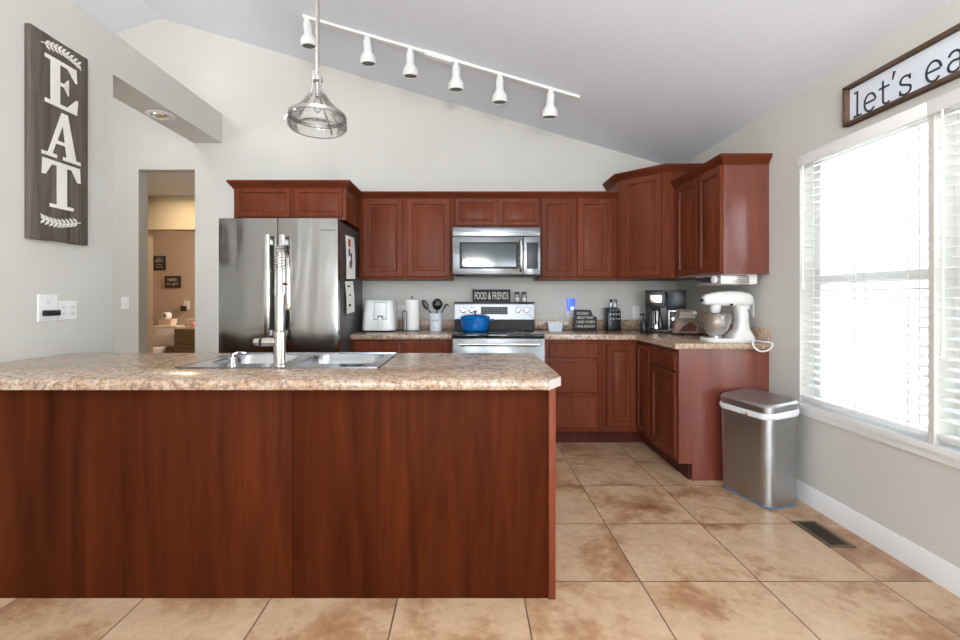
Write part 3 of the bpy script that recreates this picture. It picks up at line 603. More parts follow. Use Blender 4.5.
# paper towel
t = thing('paper_towel_holder', 'paper towel roll on an upright steel holder beside the air fryer', 'paper towel holder', (-.515, 4.2, CZ))
B().lathe((-.515, 4.2, CZ), [(.080, 0), (.080, .008), (.07, .012)], 32).out('base', 'darksteel', t)
B().lathe((-.515, 4.2, CZ+.013), [(.068, 0), (.070, .004), (.067, .276), (.062, .28), (.02, .28), (.02, .26)], 40).out('paper_roll', 'paper', t)
B().tube([(-.515, 4.2, CZ+.25), (-.515, 4.2, CZ+.30), (-.525, 4.2, CZ+.318), (-.515, 4.2, CZ+.325), (-.505, 4.2, CZ+.318), (-.515, 4.2, CZ+.30)], .004, 8, 4).out('top_loop', 'darksteel', t)
B().tube([(-.588, 4.13, CZ+.008), (-.590, 4.122, CZ+.17), (-.585, 4.12, CZ+.187), (-.572, 4.115, CZ+.192), (-.558, 4.112, CZ+.187), (-.552, 4.112, CZ+.17), (-.552, 4.118, CZ+.012)], .005, 8, 5).out('tension_arm', 'darksteel', t)
# crock
cx, cy = -.290, 4.2
t = thing('utensil_crock', 'pale ceramic crock holding black cooking utensils, left of the range', 'crock', (cx, cy, CZ))
B().lathe((cx, cy, CZ), [(.054, 0), (.058, .004), (.064, .155), (.067, .165), (.063, .168), (.058, .155), (.053, .01)], 36).out('crock_body', 'ceramic', t)
text('lettering', 'utensils', 'ink', t, (cx-.002, cy-.0655, CZ+.095), (1, 0, 0), (0, 0, 1), (0, -1, 0), .055, .018, depth=.001)
def utensil(name, label, pts, head):
    t = thing(name, label, 'utensil', (cx, cy, CZ+.02), group='black utensils in the crock')
    B().tube(pts, .006, 8, 5).out('handle', 'black', t); head().out('head', 'black', t)
q = Matrix.Rotation(-.5, 3, 'Y')
utensil('serving_spoon', 'black slotted spoon leaning left out of the pale crock', [(cx+.02, cy, CZ+.02), (cx-.05, cy-.01, CZ+.17), (cx-.075, cy-.01, CZ+.205)], lambda: B().ell((cx-.098, cy-.012, CZ+.245), .026, .010, .052, q=q))
utensil('ladle', 'black round ladle standing in the middle of the pale crock', [(cx-.005, cy+.01, CZ+.02), (cx+.008, cy-.005, CZ+.17), (cx+.012, cy-.006, CZ+.21)], lambda: B().ell((cx+.014, cy-.012, CZ+.25), .047, .026, .054))
utensil('spatula', 'thin black hooked utensil leaning right out of the pale crock', [(cx, cy+.02, CZ+.02), (cx+.055, cy, CZ+.175), (cx+.085, cy, CZ+.225)], lambda: B().tube([(cx+.075, cy, CZ+.21), (cx+.095, cy, CZ+.245), (cx+.12, cy, CZ+.235)], .008, 8, 4))
# ceramic dish
t = thing('butter_dish', 'small white rectangular ceramic dish on the counter right of the range', 'dish', (.815, 4.19, CZ))
B().rings([rrect(.817, 4.19, CZ, .060, .038, .012), rrect(.817, 4.19, CZ+.075, .074, .048, .012), rrect(.817, 4.19, CZ+.083, .078, .052, .012), rrect(.817, 4.19, CZ+.083, .070, .044, .010), rrect(.817, 4.19, CZ+.03, .060, .036, .010)]).out('dish_body', 'ceramic', t)
# stepped sign
t = thing('block_sign', 'black stepped block sign with white words beside the knife block', 'sign', (1.10, 4.25, CZ))
B().prism([(1.010, 4.235, CZ), (1.222, 4.235, CZ), (1.222, 4.235, 1.070), (1.185, 4.235, 1.085), (1.165, 4.235, 1.138), (1.010, 4.235, 1.142)], (0, .03, 0), .001).out('sign_board', 'blackm', t)
for s_, z, w_, x in (("I'M SORRY", 1.092, .112, 1.090), ('ABOUT WHAT', 1.052, .158, 1.115), ('I SAID WHEN', 1.012, .170, 1.116), ('I WAS HUNGRY', .970, .185, 1.117)):
    text('lettering', s_, 'paint', t, (x, 4.235, z), (1, 0, 0), (0, 0, 1), (0, -1, 0), w_, .026)
# knife block
t = thing('knife_block', 'black knife block with two steel handles on top and a row of small knives', 'knife block', (1.375, 4.25, CZ))
B().prism([(1.318, 4.19, CZ), (1.318, 4.33, CZ), (1.318, 4.33, 1.16), (1.318, 4.23, 1.150), (1.318, 4.20, 1.12)], (.118, 0, 0), .002).out('block', 'black', t)
text('lettering', 'knives', 'ink', t, (1.376, 4.194, .972), (1, 0, 0), (0, 0, 1), (0, -1, 0), .055, .014, depth=.003)
for i in range(4):
    x = 1.337+.026*i
    for z, y in ((1.125, 4.19), (1.09, 4.185), (1.045, 4.183)): B().box(x-.006, x+.006, y-.006, y+.03, z, z+.018, .002).out('small_handle', 'steel', t)
for x, m, m2 in ((1.360, 'steel', 'black'), (1.400, 'steel', 'steel')):
    k = B().box(x-.011, x+.011, 4.235, 4.26, 1.15, 1.215, .004).out('knife_handle', m, t); B().ell((x, 4.247, 1.225), .014, .013, .016).out('handle_end', m2, k)
# black bottle left of coffee maker
t = thing('soap_bottle', 'small dark bottle with a pump at the left of the coffee maker', 'bottle', (1.56, 3.97, CZ))
B().lathe((1.56, 3.97, CZ), [(.026, 0), (.028, .006), (.028, .09), (.012, .115), (.012, .13)], 20).out('bottle_body', 'dgreen', t)
B().tube([(1.56, 3.97, CZ+.13), (1.56, 3.97, CZ+.155), (1.545, 3.965, CZ+.165), (1.525, 3.96, CZ+.158)], .007, 8, 4).out('pump', 'black', t)
# coffee maker
t = thing('coffee_maker', 'black two sided coffee maker with steel carafe in the counter corner', 'coffee maker', (1.80, 4.09, CZ), -.4); ORG[0] = V((1.75, 4.085, CZ))
B().box(1.585, 1.915, 3.98, 4.20, CZ, CZ+.025, .005).out('base', 'black', t)
B().box(1.585, 1.915, 4.10, 4.20, CZ+.025, CZ+.36, .006).out('back_tank', 'black', t)
B().box(1.585, 1.755, 3.97, 4.10, CZ+.225, CZ+.37, .008).out('brew_head', 'black', t)
B().box(1.765, 1.915, 3.97, 4.10, CZ+.20, CZ+.37, .008).out('pod_head', 'panel', t)
B().box(1.58, 1.92, 3.965, 4.205, CZ+.36, CZ+.378, .006).out('lid', 'black', t)
B().box(1.625, 1.72, 3.966, 3.972, CZ+.265, CZ+.335, .002).out('trim_plate', 'handle', t)
cf = B().lathe((1.675, 4.035, CZ+.026), [(.052, 0), (.058, .008), (.052, .09), (.034, .155), (.034, .165), (.028, .17)], 32).out('carafe', 'chrome', t)
B().lathe((1.675, 4.035, CZ+.196), [(.036, 0), (.036, .016), (.02, .022)], 24).out('carafe_lid', 'black', cf)
B().tube([(1.675, 4.005, CZ+.19), (1.672, 3.955, CZ+.185), (1.672, 3.95, CZ+.10), (1.675, 3.985, CZ+.07)], .008, 8, 5).out('carafe_handle', 'black', cf)
cp = B().box(1.772, 1.865, 3.972, 4.09, CZ+.025, CZ+.20, .006).out('control_panel', 'handle', t)
kp = B().box(1.785, 1.852, 3.969, 3.973, CZ+.035, CZ+.190, .001).out('display', 'black', cp)
B().lathe((1.818, 3.969, CZ+.125), [(.018, 0), (.016, .006)], 20, (0, -1, 0)).out('dial', 'handle', cp)
# food pouch leaning
t = thing('snack_pouch', 'brown and white foil food pouch leaning against the coffee maker', 'bag', (1.83, 3.74, CZ))
pp = [(-.115, 0, .018), (.075, 0, .018), (.10, .02, .10), (.085, .10, .21), (-.02, .105, .215), (-.075, .05, .12)]
def pch(s_, dy): return [V((1.815+x*s_, 3.70+y+dy, CZ+z)) for x, y, z in pp]
B().rings([[p+V((0, .0, 0)) for p in pch(.97, 0)], [p+V((0, -.012, .002)) for p in pch(1.0, 0)], [p+V((0, .012, .001)) for p in pch(.9, 0)]][::1], True, True).out('pouch_body', 'bag', t)
B().rings([pch(.93, .012), pch(.93, .045)]).out('pouch_back', 'bag', t)
B().prism([V((1.755, 3.722, CZ+.14)), V((1.895, 3.722, CZ+.14)), V((1.892, 3.765, CZ+.19)), V((1.785, 3.765, CZ+.19))], (0, -.003, .001)).out('label_band', 'band_glare', t)
B().prism([V((1.735, 3.685, CZ+.035)), V((1.875, 3.685, CZ+.035)), V((1.885, 3.693, CZ+.075)), V((1.84, 3.700, CZ+.11)), V((1.775, 3.693, CZ+.075))], (0, -.003, .001)).out('label_picture', 'bagp', t)
B().lathe((1.900, 3.752, CZ+.185), [(.018, 0), (.018, .002)], 20, (0, -.8, .6)).out('label_badge', 'paper', t)
# ------------------------------------------------------------------ stand mixer
gx, gy = 1.872, 3.22
t = thing('stand_mixer', 'white stand mixer with steel bowl near the end of the counter', 'mixer', (gx, gy, CZ))
def prof(outl, hy, bev=.012):
    b = B(); n = len(outl)
    b.rings([[V((gx+x, gy-hy+bev*.2, CZ+z)) for x, z in [(cxm+(x-cxm)*.93, z) for x, z in outl]] for cxm in (sum(x for x, z in outl)/n,)] + [[V((gx+x, gy-hy+bev, CZ+z)) for x, z in outl], [V((gx+x, gy+hy-bev, CZ+z)) for x, z in outl]] + [[V((gx+x, gy+hy-bev*.2, CZ+z)) for x, z in [(cxm+(x-cxm)*.93, z) for x, z in outl]] for cxm in (sum(x for x, z in outl)/n,)])
    return b
B().rings([rrect(gx-.01, gy, CZ, .168, .10, .06, 8), rrect(gx-.01, gy, CZ+.016, .170, .102, .06, 8), rrect(gx-.01, gy, CZ+.026, .162, .094, .055, 8)]).out('base', 'enamel', t)
colr = []
for z, x0, x1, hy in ((.02, -.02, .175, .085), (.02, -.02, .160, .085), (.09, .045, .135, .058), (.15, .055, .125, .052), (.21, .050, .125, .055), (.255, .030, .135, .06)):
    colr.append(rrect(gx+(x0+x1)/2, gy, CZ+z, (x1-x0)/2, hy, min(.04, hy*.7, (x1-x0)*.4), 6))
B().rings(colr).out('column', 'enamel', t)
hd = []
for x, zc, hz, hy in ((-.185, .292, .024, .026), (-.175, .294, .034, .040), (-.14, .298, .043, .050), (-.08, .302, .052, .058), (0, .304, .056, .062), (.08, .302, .055, .062), (.125, .298, .050, .056), (.15, .294, .040, .045), (.160, .292, .022, .026)):
    hd.append([V((gx+x, gy+hy*math.copysign(abs(math.cos(a))**.75, math.cos(a)), CZ+zc+hz*math.copysign(abs(math.sin(a))**.75, math.sin(a)))) for a in [2*PI*i/28 for i in range(28)]])
B().rings(hd).out('motor_head', 'enamel', t, sharp=50)
B().cyl((gx-.182, gy, CZ+.292), (gx-.197, gy, CZ+.292), .012).out('attachment_knob', 'black', t)
B().cyl((gx-.02, gy-.062, CZ+.262), (gx-.02, gy-.078, CZ+.262), .007).out('speed_lever', 'black', t)
B().lathe((gx-.095, gy, CZ+.20), [(.022, .0), (.03, .01), (.038, .045), (.038, .065)], 24).out('planetary_head', 'enamel', t)
B().cyl((gx-.095, gy, CZ+.13), (gx-.095, gy, CZ+.205), .008).out('beater_shaft', 'chrome', t)
bw = B().lathe((gx-.095, gy, CZ+.027), [(.042, 0), (.042, .008), (.036, .012), (.055, .025), (.083, .065), (.098, .115), (.102, .165), (.106, .170), (.102, .172), (.098, .165), (.09, .11), (.05, .03), (.01, .02)], 48).out('bowl', 'bowlsteel', t)
B().tube([(gx-.12, gy+.09, CZ+.17), (gx-.13, gy+.14, CZ+.15), (gx-.13, gy+.135, CZ+.10), (gx-.12, gy+.08, CZ+.085)], .006, 8, 5).out('bowl_handle', 'sinks', bw)
B().tube([(gx+.10, gy-.06, CZ+.23), (gx+.122, gy-.058, CZ+.17), (gx+.130, gy-.060, CZ+.10)], .003, 8, 4).out('cable_clip', 'darksteel', t)
B().tube([(gx+.14, gy-.02, CZ+.03), (gx+.09, 3.08, CZ+.008), (gx+.06, 3.045, CZ+.004), (gx+.075, 3.035, CZ-.035), (gx+.12, 3.032, CZ-.052), (gx+.175, 3.035, CZ-.035), (gx+.19, 3.045, CZ+.003), (gx+.155, 3.10, CZ+.008), (gx+.15, 3.35, CZ+.008), (gx+.155, 3.55, CZ+.008)], .006, 8, 6).out('power_cord', 'plastic', t)
# under cabinet radio
t = thing('under_cabinet_radio', 'white and silver radio mounted under the right wall cabinet', 'radio', (1.89, 3.31, 1.345))
B().prism([(1.775, 3.13, 1.352), (1.79, 3.13, 1.345), (2.01, 3.13, 1.345), (2.02, 3.13, 1.352), (2.02, 3.13, 1.4145), (1.775, 3.13, 1.4145)], (0, .37, 0), .004).out('housing', 'plastic', t)
B().box(1.766, 1.775, 3.15, 3.48, 1.356, 1.405, .003).out('front_panel', 'steel', t)
B().cyl((1.766, 3.19, 1.380), (1.742, 3.19, 1.380), .026, bev=.004).out('volume_knob', 'plastic', t)
B().box(1.764, 1.767, 3.27, 3.40, 1.368, 1.392).out('display', 'panel', t)
B().box(1.765, 1.96, 3.124, 3.13, 1.349, 1.41, .002).out('side_cover', 'handle', t)
# ------------------------------------------------------------------ wall plates
def plate(name, label, o, u, n, w, h_, parts, cat='outlet'):
    o, u, n = V(o), V(u), V(n); v = V((0, 0, 1))
    t = thing(name, label, cat, tuple(o))
    B().panel(o-u*w/2-v*h_/2, u, v, n, w, h_, [(0, 0.0005), (0, .003), (.004, .006)]).out('cover_plate', 'plastic', t)
    for (a, c, pw, ph, kind) in parts:
        if kind == 'r':
            r_ = B().panel(o+u*(a-pw/2)+v*(c-ph/2)+n*.006, u, v, n, pw, ph, [(0, 0), (.002, .002)]).out('receptacle', 'white', t)
            sl = B()
            for dx in (-.006, .006): sl.panel(o+u*(a+dx-.001)+v*(c-.004)+n*.008, u, v, n, .002, .009, [(0, 0), (0, .0006)])
            sl.out('slots', 'ink', r_)
        else: B().panel(o+u*(a-pw/2)+v*(c-ph/2)+n*.006, u, v, n, pw, ph, [(0, 0), (.002, .005)]).out('rocker', 'white', t)
    return t
yL, nL = (0, 1, 0), (1, 0, 0)
plate('outlet_plate', 'larger white outlet plate with a black plug on the left wall below the eat sign', (XL, 2.595, 1.193), yL, nL, .125, .155, [(0, .03, .034, .03, 'r'), (0, -.03, .034, .03, 'r')])
plate('outlet_plate', 'smaller white double outlet plate, farther along the left wall, without any plug', (XL, 2.725, 1.175), yL, nL, .125, .115, [(-.03, .02, .03, .03, 'r'), (.03, .02, .03, .03, 'r'), (-.03, -.02, .03, .03, 'r'), (.03, -.02, .03, .03, 'r')])
single('power_adapter', B().box(XL+.0095, XL+.045, 2.553, 2.635, 1.148, 1.180, .004), 'black', 'black power adapter plugged into the outlet on the left wall', 'adapter', (XL+.009, 2.59, 1.148))
plate('light_switch', 'white light switch on the wall beside the hallway opening', (-3.38, YB, 1.20), U, NF, .075, .12, [(0, 0, .032, .065, 's')], 'switch')
plate('outlet_plate', 'white wall outlet on the back wall between the air fryer and the paper towels', (-.655, YB, 1.125), U, NF, .072, .115, [(0, .025, .03, .03, 'r'), (0, -.025, .03, .03, 'r')])
plate('outlet_plate', 'white wall outlet holding the blue night light', (1.02, YB, 1.115), U, NF, .075, .12, [(0, -.025, .03, .03, 'r')])
plate('outlet_plate', 'white wall outlet between the knife block and the coffee maker', (1.67, YB, 1.11), U, NF, .072, .115, [(0, .025, .03, .03, 'r'), (0, -.025, .03, .03, 'r')])
plate('outlet_plate', 'white outlet on the right wall behind the stand mixer', (XR, 3.28, 1.17), (0, -1, 0), (-1, 0, 0), .075, .12, [(0, .025, .03, .03, 'r'), (0, -.025, .03, .03, 'r')])
t = thing('night_light', 'small blue glowing night light plugged in above the white dish', 'night light', (1.015, YB-.02, 1.13))
B().prism([(.985, YB-.012, 1.125), (1.055, YB-.012, 1.125), (1.060, YB-.012, 1.245), (.980, YB-.012, 1.245)], (0, -.03, 0), .006).out('blue_shade', 'night', t)
B().ell((1.030, YB-.046, 1.148), .018, .012, .020).out('bulb', 'bulb', t)
# ------------------------------------------------------------------ trash can
bx, by, ba = 1.842, 2.853, math.radians(-76)
t = thing('trash_can', 'brushed steel trash can with flat lid in front of the cherry end panel', 'trash can', (bx, by, 0))
hl, hs = .192, .128
B().rings([rrect(bx, by, .0, hl-.006, hs-.006, .055, 10, ba), rrect(bx, by, .012, hl-.004, hs-.004, .057, 10, ba)]).out('base_ring', 'binblue', t)
B().rings([rrect(bx, by, .012, hl-.008, hs-.008, .06, 10, ba), rrect(bx, by, .54, hl, hs, .062, 10, ba)]).out('body', 'binsteel', t)
cB, sB = math.cos(ba), math.sin(ba)
def tr_(ring, k=.028):  # the lid rises towards the wall side
    return [V((p.x, p.y, p.z+k*((-(p.x-bx)*sB+(p.y-by)*cB)/(2*hs)+.5))) for p in ring]
B().rings([tr_(rrect(bx, by, .528, hl+.004, hs+.004, .064, 10, ba), .02), tr_(rrect(bx, by, .545, hl+.010, hs+.009, .066, 10, ba), .02), tr_(rrect(bx, by, .562, hl+.006, hs+.006, .066, 10, ba))]).out('bin_liner', 'liner', t)
B().rings([tr_(rrect(bx, by, .562, hl+.003, hs+.003, .065, 10, ba)), tr_(rrect(bx, by, .600, hl+.004, hs+.004, .065, 10, ba)), tr_(rrect(bx, by, .612, hl-.006, hs-.006, .06, 10, ba)), tr_(rrect(bx, by, .612, hl-.02, hs-.02, .05, 10, ba)), tr_(rrect(bx, by, .608, hl-.024, hs-.024, .05, 10, ba))]).out('lid', 'binsteel', t, sharp=30)
c, s_ = math.cos(ba), math.sin(ba)
def bl(u, v): return (bx+u*c-v*s_, by+u*s_+v*c)
p = bl(.05, -hs-.008); B().ell((p[0], p[1], .537), .010, .006, .006).out('red_tie', 'red', t)
# floor vent
t = thing('floor_vent', 'bronze metal floor vent register near the baseboard in front of the trash can', 'vent', (1.882, 2.385, 0))
B().panel((1.813, 2.25, 0), (1, 0, 0), (0, 1, 0), (0, 0, 1), .138, .27, [(0, .0005), (.004, .005), (.022, .005), (.024, .003)]).out('frame', 'vent', t)
sv = B()
for k in range(17): sv.box(1.840, 1.924, 2.277+k*.0135, 2.285+k*.0135, .0032, .0044)
sv.out('slots', 'ventd', t)
# ------------------------------------------------------------------ wall signs
LW = .0008
def eat():
    t = thing('wall_sign', 'tall grey brown wooden sign with white letters eat on the left wall', 'sign', (XL+.002, 2.645, 1.58))
    x1 = XL+.034; y0, y1, z0, z1 = 2.457, 2.834, 1.578, 2.752; w = (y1-y0)/3
    bd = B()
    for k in range(3): bd.box(XL+.002, x1, y0+w*k+.0008, y0+w*(k+1)-.0008, z0+.002*((k*2) % 3), z1-.002*(k % 2), .0015)
    bd.out('board', 'board', t)
    O = (x1, y0, z0); u, v, n = (0, 1, 0), (0, 0, 1), (1, 0, 0)
    W_, H = y1-y0, z1-z0
    kk = [0]
    def poly(b, pts, th=.0025):
        kk[0] += 1; th += .00012*(kk[0] % 9); b.prism([V(O)+V(u)*p[0]+V(v)*p[1] for p in pts], V(n)*th)
    def R(b, a, c, d, e): poly(b, [(a, d), (c, d), (c, e), (a, e)])
    # E
    b = B(); zb, hh = .785, .275; L = .085
    R(b, L+.035, L+.095, zb, zb+hh); R(b, L, L+.21, zb, zb+.022); R(b, L, L+.205, zb+hh-.022, zb+hh); R(b, L+.09, L+.135, zb+hh*.48, zb+hh*.48+.020)
    poly(b, [(L+.14, zb+.018), (L+.21, zb+.018), (L+.217, zb+.09), (L+.203, zb+.09)]); poly(b, [(L+.14, zb+hh-.018), (L+.205, zb+hh-.018), (L+.21, zb+hh-.082), (L+.197, zb+hh-.082)])
    poly(b, [(L+.115, zb+hh*.52), (L+.148, zb+hh*.52+.045), (L+.153, zb+hh*.52+.045), (L+.153, zb+hh*.52-.05), (L+.148, zb+hh*.52-.05)])
    b.out('letter_e', 'paint', t)
    # A
    b = B(); zb, hh = .485, .275; L = .065
    poly(b, [(L+.125, zb+hh), (L+.165, zb+hh), (L+.225, zb+.01), (L+.16, zb+.01)]); poly(b, [(L+.125, zb+hh), (L+.145, zb+hh-.04), (L+.062, zb+.01), (L+.035, zb+.01)])
    R(b, L+.07, L+.18, zb+.085, zb+.105); R(b, L, L+.095, zb, zb+.02); R(b, L+.135, L+.255, zb, zb+.02)
    b.out('letter_a', 'paint', t)
    b = B(); zb, hh = .195, .27; L = .070
    R(b, L+.09, L+.155, zb, zb+hh); R(b, L, L+.245, zb+hh-.024, zb+hh); R(b, L+.045, L+.20, zb, zb+.020)
    poly(b, [(L, zb+hh-.02), (L+.06, zb+hh-.02), (L+.018, zb+hh-.09), (L-.004, zb+hh-.09)]); poly(b, [(L+.245, zb+hh-.02), (L+.185, zb+hh-.02), (L+.227, zb+hh-.09), (L+.249, zb+hh-.09)])
    b.out('letter_t', 'paint', t)
    def wreath(zc, flip):
        b = B(); st = [(.062+.26*i/10, zc+flip*.018*math.sin(PI*i/10*1.2)) for i in range(11)]
        b.ribbon(st, .006, O, u, v, n, .002)
        for i in range(1, 10):
            x, z = st[i]
            for sgn in (-1, 1):
                a = (.75 if flip > 0 else PI-.75)*sgn; ln = .040
                d = V((math.cos(a), math.sin(a))); e = V((-d.y, d.x))*.008; q = V((x, z))
                poly(b, [tuple(q), tuple(q+d*ln*.45+e), tuple(q+d*ln), tuple(q+d*ln*.45-e)], .0022)
        b.out('leaf_wreath', 'paint', t)
    wreath(1.108, 1); wreath(.125, -1)
eat()
def lets():
    y1, y0 = 2.432, 1.02; z0, z1 = 2.186, 2.372
    t = thing('wall_sign', "long framed white sign reading let's eat above the window on the right wall", 'sign', (XR-.002, (y0+y1)/2, z0))
    B().box(XR-.014, XR-.002, y0, y1, z0, z1).out('sign_face', 'signw', t)
    fr = B().box(XR-.038, XR-.002, y0-.012, y1, z0-.012, z0+.006, .002).box(XR-.038, XR-.002, y0-.012, y1, z1-.006, z1+.014, .002).box(XR-.038, XR-.002, y1-.016, y1+.006, z0-.012, z1+.014, .002).box(XR-.038, XR-.002, y0-.012, y0+.008, z0-.012, z1+.014, .002)
    fr.out('frame', 'frame', t)
    O = V((XR-.014, y1-.038, z0+.019)); u, v, n = (0, -1, 0), (0, 0, 1), (-1, 0, 0); s_ = .088
    b = B()
    def st(pts, dx, w=.115): b.ribbon([((p[0]+dx)*s_, p[1]*s_) for p in pts], [w*s_]*len(pts), O, u, v, n, .0015)
    def arc(cx, cy, rx, ry, a0, a1, n_=16): return [(cx+rx*math.cos(math.radians(a0+(a1-a0)*i/n_)), cy+ry*math.sin(math.radians(a0+(a1-a0)*i/n_))) for i in range(n_+1)]
    def e_(dx): st([(.06, .53), (.72, .53)], dx); st(arc(.4, .5, .36, .5, 5, 318, 24), dx)
    def t_(dx): st([(.28, 1.32), (.28, .22)]+arc(.5, .2, .22, .2, 180, 320, 8), dx); st([(.02, .95), (.66, .95)], dx)
    def l_(dx): st([(.28, 1.52), (.28, 0)], dx); st([(.06, 1.46), (.33, 1.46)], dx); st([(.0, .05), (.56, .05)], dx)
    l_(0); e_(.72); t_(1.66)
    b.ribbon([((2.62+.0)*s_, 1.55*s_), ((2.50)*s_, 1.12*s_)], [.16*s_, .06*s_], O, u, v, n, .0015)
    sx = 2.86; st(arc(.36, .74, .27, .24, 20, 200, 12)+[(.2, .58), (.52, .44)]+arc(.36, .25, .30, .25, 30, -165, 12), sx); st([(.62, 1.0), (.62, .72)], sx, .09); st([(.07, .02), (.07, .30)], sx, .09)
    e_(4.28)
    ax_ = 5.30; st(arc(.35, .72, .27, .27, 165, 0, 10)+[(.62, .15), (.72, .05), (.86, .05)], ax_); st(arc(.34, .28, .28, .27, 55, 320, 14), ax_); st([(.50, .52), (.62, .55)], ax_)
    t_(6.32)
    b.out('lettering', 'letter', t)
lets()
# ------------------------------------------------------------------ track light
TY = 3.61; t = thing('track_light', 'white ceiling track light with six spot heads', 'track light', (-.2, TY, cz(-.2)))
def tr(x0, x1, hy, d0, d1, name):
    return B().prism([(x0, TY-hy, cz(x0)-d0), (x1, TY-hy, cz(x1)-d0), (x1, TY-hy, cz(x1)-d1), (x0, TY-hy, cz(x0)-d1)], (0, 2*hy, 0)).out(name, 'white', t)
tr(-1.295, .90, .018, .001, .022, 'track'); tr(-.335, -.115, .028, .001, .04, 'power_feed')
tr(-1.31, -1.27, .022, .001, .03, 'end_cap')
for x, lean in ((-1.282, -.04), (-.800, -.03), (-.455, 0), (-.088, 0), (.262, .0), (.672, .03)):
    z = cz(x)-.022
    hdd = B().cyl((x, TY, z), (x, TY, z-.03), .024).lathe((x, TY, z-.028), [(.03, 0), (.032, -.004), (.032, -.085), (.04, -.10), (.058, -.125), (.062, -.155), (.062, -.182), (.052, -.182), (.05, -.165)], 28, (lean, -.10, 1)).out('spot_head', 'white', t)
    dd = V((lean, -.10, 1)).normalized(); B().lathe(V((x, TY, z-.028))-dd*.172, [(.052, 0), (.052, -.004)], 24, (lean, -.10, 1)).out('lens', 'black', hdd)
# ------------------------------------------------------------------ pendant
qx, qy = -.780, 2.35; zc_ = cz(qx)
t = thing('pendant_lamp', 'clear glass pendant lamp with nickel arms hanging on a rod over the island', 'pendant lamp', (qx, qy, 2.11))
B().lathe((qx, qy, zc_-.03), [(.05, 0), (.065, .02), (.065, .05)], 28).out('ceiling_canopy', 'nickel', t)
B().cyl((qx, qy, 2.40), (qx, qy, zc_-.02), .010).out('rod', 'nickel', t)
B().lathe((qx, qy, 2.375), [(.018, 0), (.026, .006), (.026, .03), (.016, .036), (.016, .06)], 24).out('hub', 'nickel', t)
for k in range(3):
    a = math.radians(200+120*k); c, s_ = math.cos(a), math.sin(a)
    B().tube([(qx+r*c, qy+r*s_, z) for r, z in ((.022, 2.43), (.024, 2.39), (.026, 2.34), (.04, 2.30), (.075, 2.25), (.112, 2.215), (.145, 2.185), (.162, 2.16))], .0055, 8, 4).out('arm', 'nickel', t)
B().cyl((qx, qy, 2.30), (qx, qy, 2.38), .014).out('socket', 'nickel', t)
B().ell((qx, qy, 2.255), .022, .022, .04).out('bulb', 'shade', t)
B().lathe((qx, qy, 0), [(.030, 2.325), (.045, 2.31), (.075, 2.265), (.115, 2.225), (.135, 2.205)], 48, cap0=False, cap1=False).out('upper_glass', 'shade', t)
B().lathe((qx, qy, 0), [(.134, 2.205), (.146, 2.205), (.146, 2.188), (.134, 2.188), (.134, 2.205)], 48, cap0=False, cap1=False).out('ring', 'nickel', t)
B().lathe((qx, qy, 0), [(.145, 2.188), (.150, 2.165), (.148, 2.140), (.135, 2.128), (.120, 2.130), (.105, 2.150), (.06, 2.165), (.0, 2.168)], 48, cap0=False, cap1=False).out('lower_glass', 'shade', t)
# round recessed light in the header soffit
t = thing('recessed_light', 'round white recessed light in the underside of the left header', 'ceiling light', (-2.56, 3.76, 2.779))
B().lathe((-2.56, 3.76, 2.7795), [(.105, 0), (.108, -.004), (.098, -.010), (.075, -.010), (.070, 0)], 36).out('trim_ring', 'white', t)
B().lathe((-2.56, 3.76, 2.775), [(.066, 0), (.060, -.012), (.03, -.018)], 28).out('lens', 'handle', t)
# ------------------------------------------------------------------ bathroom
t = thing('toilet', 'white toilet in the bathroom beyond the hallway', 'toilet', (-5.42+.0, 8.0, 0))
tx0, tx1 = -4.76+.0, -4.76
k8 = 8.0/450
def X8(px, Y=8.0): return (px-467)*Y/450
def Z8(py, Y=8.0): return 1.25+(298-py)*Y/450
t.location = (X8(163), 7.8, 0); ORG[0] = V(t.location)
c = X8(164, 7.9)
B().prism([(c-.20, 7.90, .40), (c+.20, 7.90, .40), (c+.225, 7.90, .735), (c-.225, 7.90, .735)], (0, .19, 0), .01).out('tank', 'enamel', t)
B().box(c-.235, c+.235, 7.885, 8.10, .735, .77, .008).out('tank_lid', 'enamel', t)
B().rings([[V((c+r*math.cos(2*PI*i/32), 7.62+r*1.3*math.sin(2*PI*i/32), z)) for i in range(32)] for r, z in ((.11, 0), (.12, .1), (.13, .2), (.18, .36), (.19, .39))]).out('bowl', 'enamel', t)
B().rings([[V((c+r*math.cos(2*PI*i/32), 7.62+r*1.3*math.sin(2*PI*i/32), z)) for i in range(32)] for r, z in ((.195, .39), (.195, .42), (.18, .425))]).out('seat_lid', 'enamel', t)
B().cyl((c-.17, 7.90, .68), (c-.17, 7.87, .68), .012).out('flush_handle', 'chrome', t)
t = thing('storage_basket', 'pale basket on top of the toilet tank holding a toilet roll', 'basket', (c, 8.0, .77))
B().rings([rrect(c, 7.995, .7705, .12, .075, .03), rrect(c, 7.995, .88, .135, .085, .03), rrect(c, 7.995, .88, .125, .075, .03), rrect(c, 7.995, .80, .11, .066, .03)]).out('basket_body', 'basket', t)
B().rings([rrect(c, 7.995, .79, .105, .06, .02), rrect(c, 7.995, .868, .115, .065, .02)]).out('liner', 'paper', t)
t = thing('toilet_roll', 'white toilet paper roll lying in the pale basket on the tank', 'toilet paper', (c-.02, 7.97, .87))
B().lathe((c-.02, 7.93, .935), [(.022, 0), (.060, 0), (.062, .004), (.062, .10), (.06, .104), (.022, .104)], 32, (.25, 1, 0), cap0=False, cap1=False).out('roll', 'paper', t)
B().lathe((c-.02, 7.932, .935), [(.022, 0), (.022, .10)], 20, (.25, 1, 0)).out('core_shade', 'blackm', t)  # matt black plug, shade inside the roll's hole put in as colour
t = thing('vanity', 'olive bathroom vanity cabinet with a pale counter', 'vanity', (-4.4, 7.8, 0))
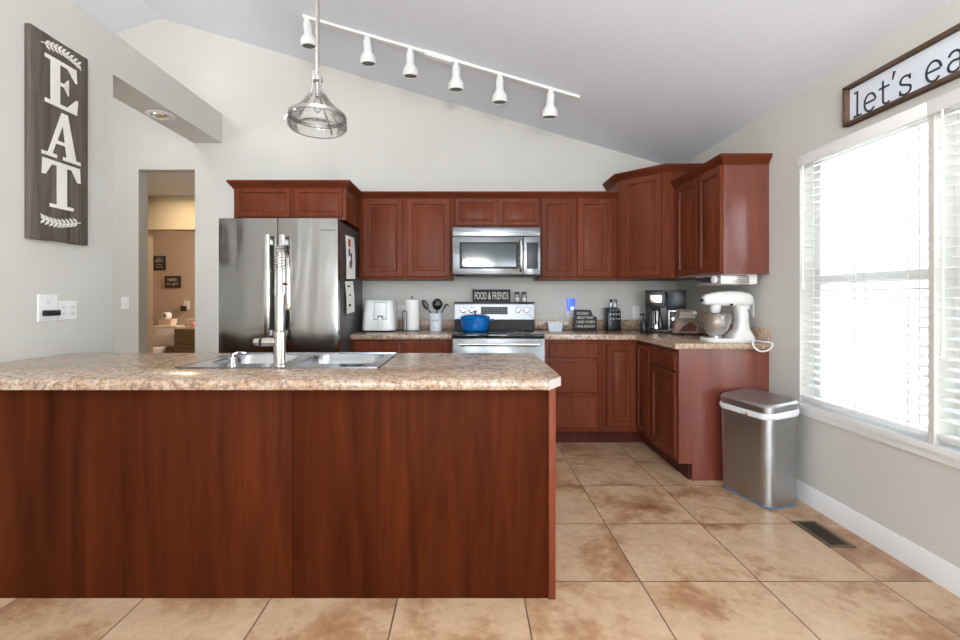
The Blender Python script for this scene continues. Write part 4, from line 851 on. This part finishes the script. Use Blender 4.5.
vx0 = X8(179, 7.75); B().box(vx0, -3.2, 7.62, 8.11, .02, .72, .003).out('body', 'olive', t)
B().box(vx0-.015, -3.18, 7.60, 8.115, .72, .752, .005).out('counter', 'basket', t)
for k in range(2): door_(t, (vx0+.03+k*.62, 7.62), U, NF, .58, .48, .70, SLAB, 'drawer', 'olive'); door_(t, (vx0+.03+k*.62, 7.62), U, NF, .58, .06, .45, DOOR, 'door', 'olive')
t = thing('bathroom_bowl', 'pale flared bowl with a pink cloth on the bathroom vanity', 'bowl', (X8(193, 7.8), 7.82, .753))
bx_ = X8(193, 7.8); B().rings([rrect(bx_, 7.82, .7535, .07, .06, .03), rrect(bx_, 7.82, .885, .115, .085, .03), rrect(bx_, 7.82, .885, .107, .078, .03), rrect(bx_, 7.82, .78, .06, .05, .03)]).out('bowl_body', 'paper', t)
B().ell((bx_+.04, 7.735, .80), .06, .03, .035).out('pink_cloth', 'pink', t)
plate('outlet_plate', 'white outlet with a dark plug on the bathroom wall above the vanity', (X8(186.5, 8.12), 8.12, Z8(305, 8.12)), U, NF, .10, .15, [(.02, .02, .03, .03, 'r')])
single('plug_adapter', B().box(X8(182, 8.12), X8(187, 8.12), 8.07, 8.111, Z8(311, 8.12), Z8(306, 8.12), .004), 'blackm', 'small dark adapter plugged into the bathroom outlet', 'adapter', (X8(184.5, 8.12), 8.09, Z8(311, 8.12)))
def bsign(x0, x1, y0, y1, label, lines):
    X0, X1, Z0, Z1 = X8(x0, 8.12), X8(x1, 8.12), Z8(y1, 8.12), Z8(y0, 8.12)
    t = thing('wall_sign', label, 'sign', ((X0+X1)/2, 8.10, Z0))
    B().box(X0, X1, 8.095, 8.118, Z0, Z1, .002).out('sign_board', 'blackm', t)
    for s_, fz, w_, h_ in lines: text('lettering', s_, 'basket', t, ((X0+X1)/2, 8.095, Z0+(Z1-Z0)*fz), (1, 0, 0), (0, 0, 1), (0, -1, 0), (X1-X0)*w_, h_)
bsign(154.3, 166, 256, 270.3, 'small upright black sign on the bathroom wall, upper of the two', [('the', .80, .3, .025), ('SEAT', .56, .68, .05), ('is for', .36, .5, .022), ('sitting', .16, .6, .03)])
bsign(165.5, 181.3, 276, 287.8, 'small wide black sign on the bathroom wall, lower of the two', [('NEED', .56, .6, .05), ('to go?', .2, .75, .05)])
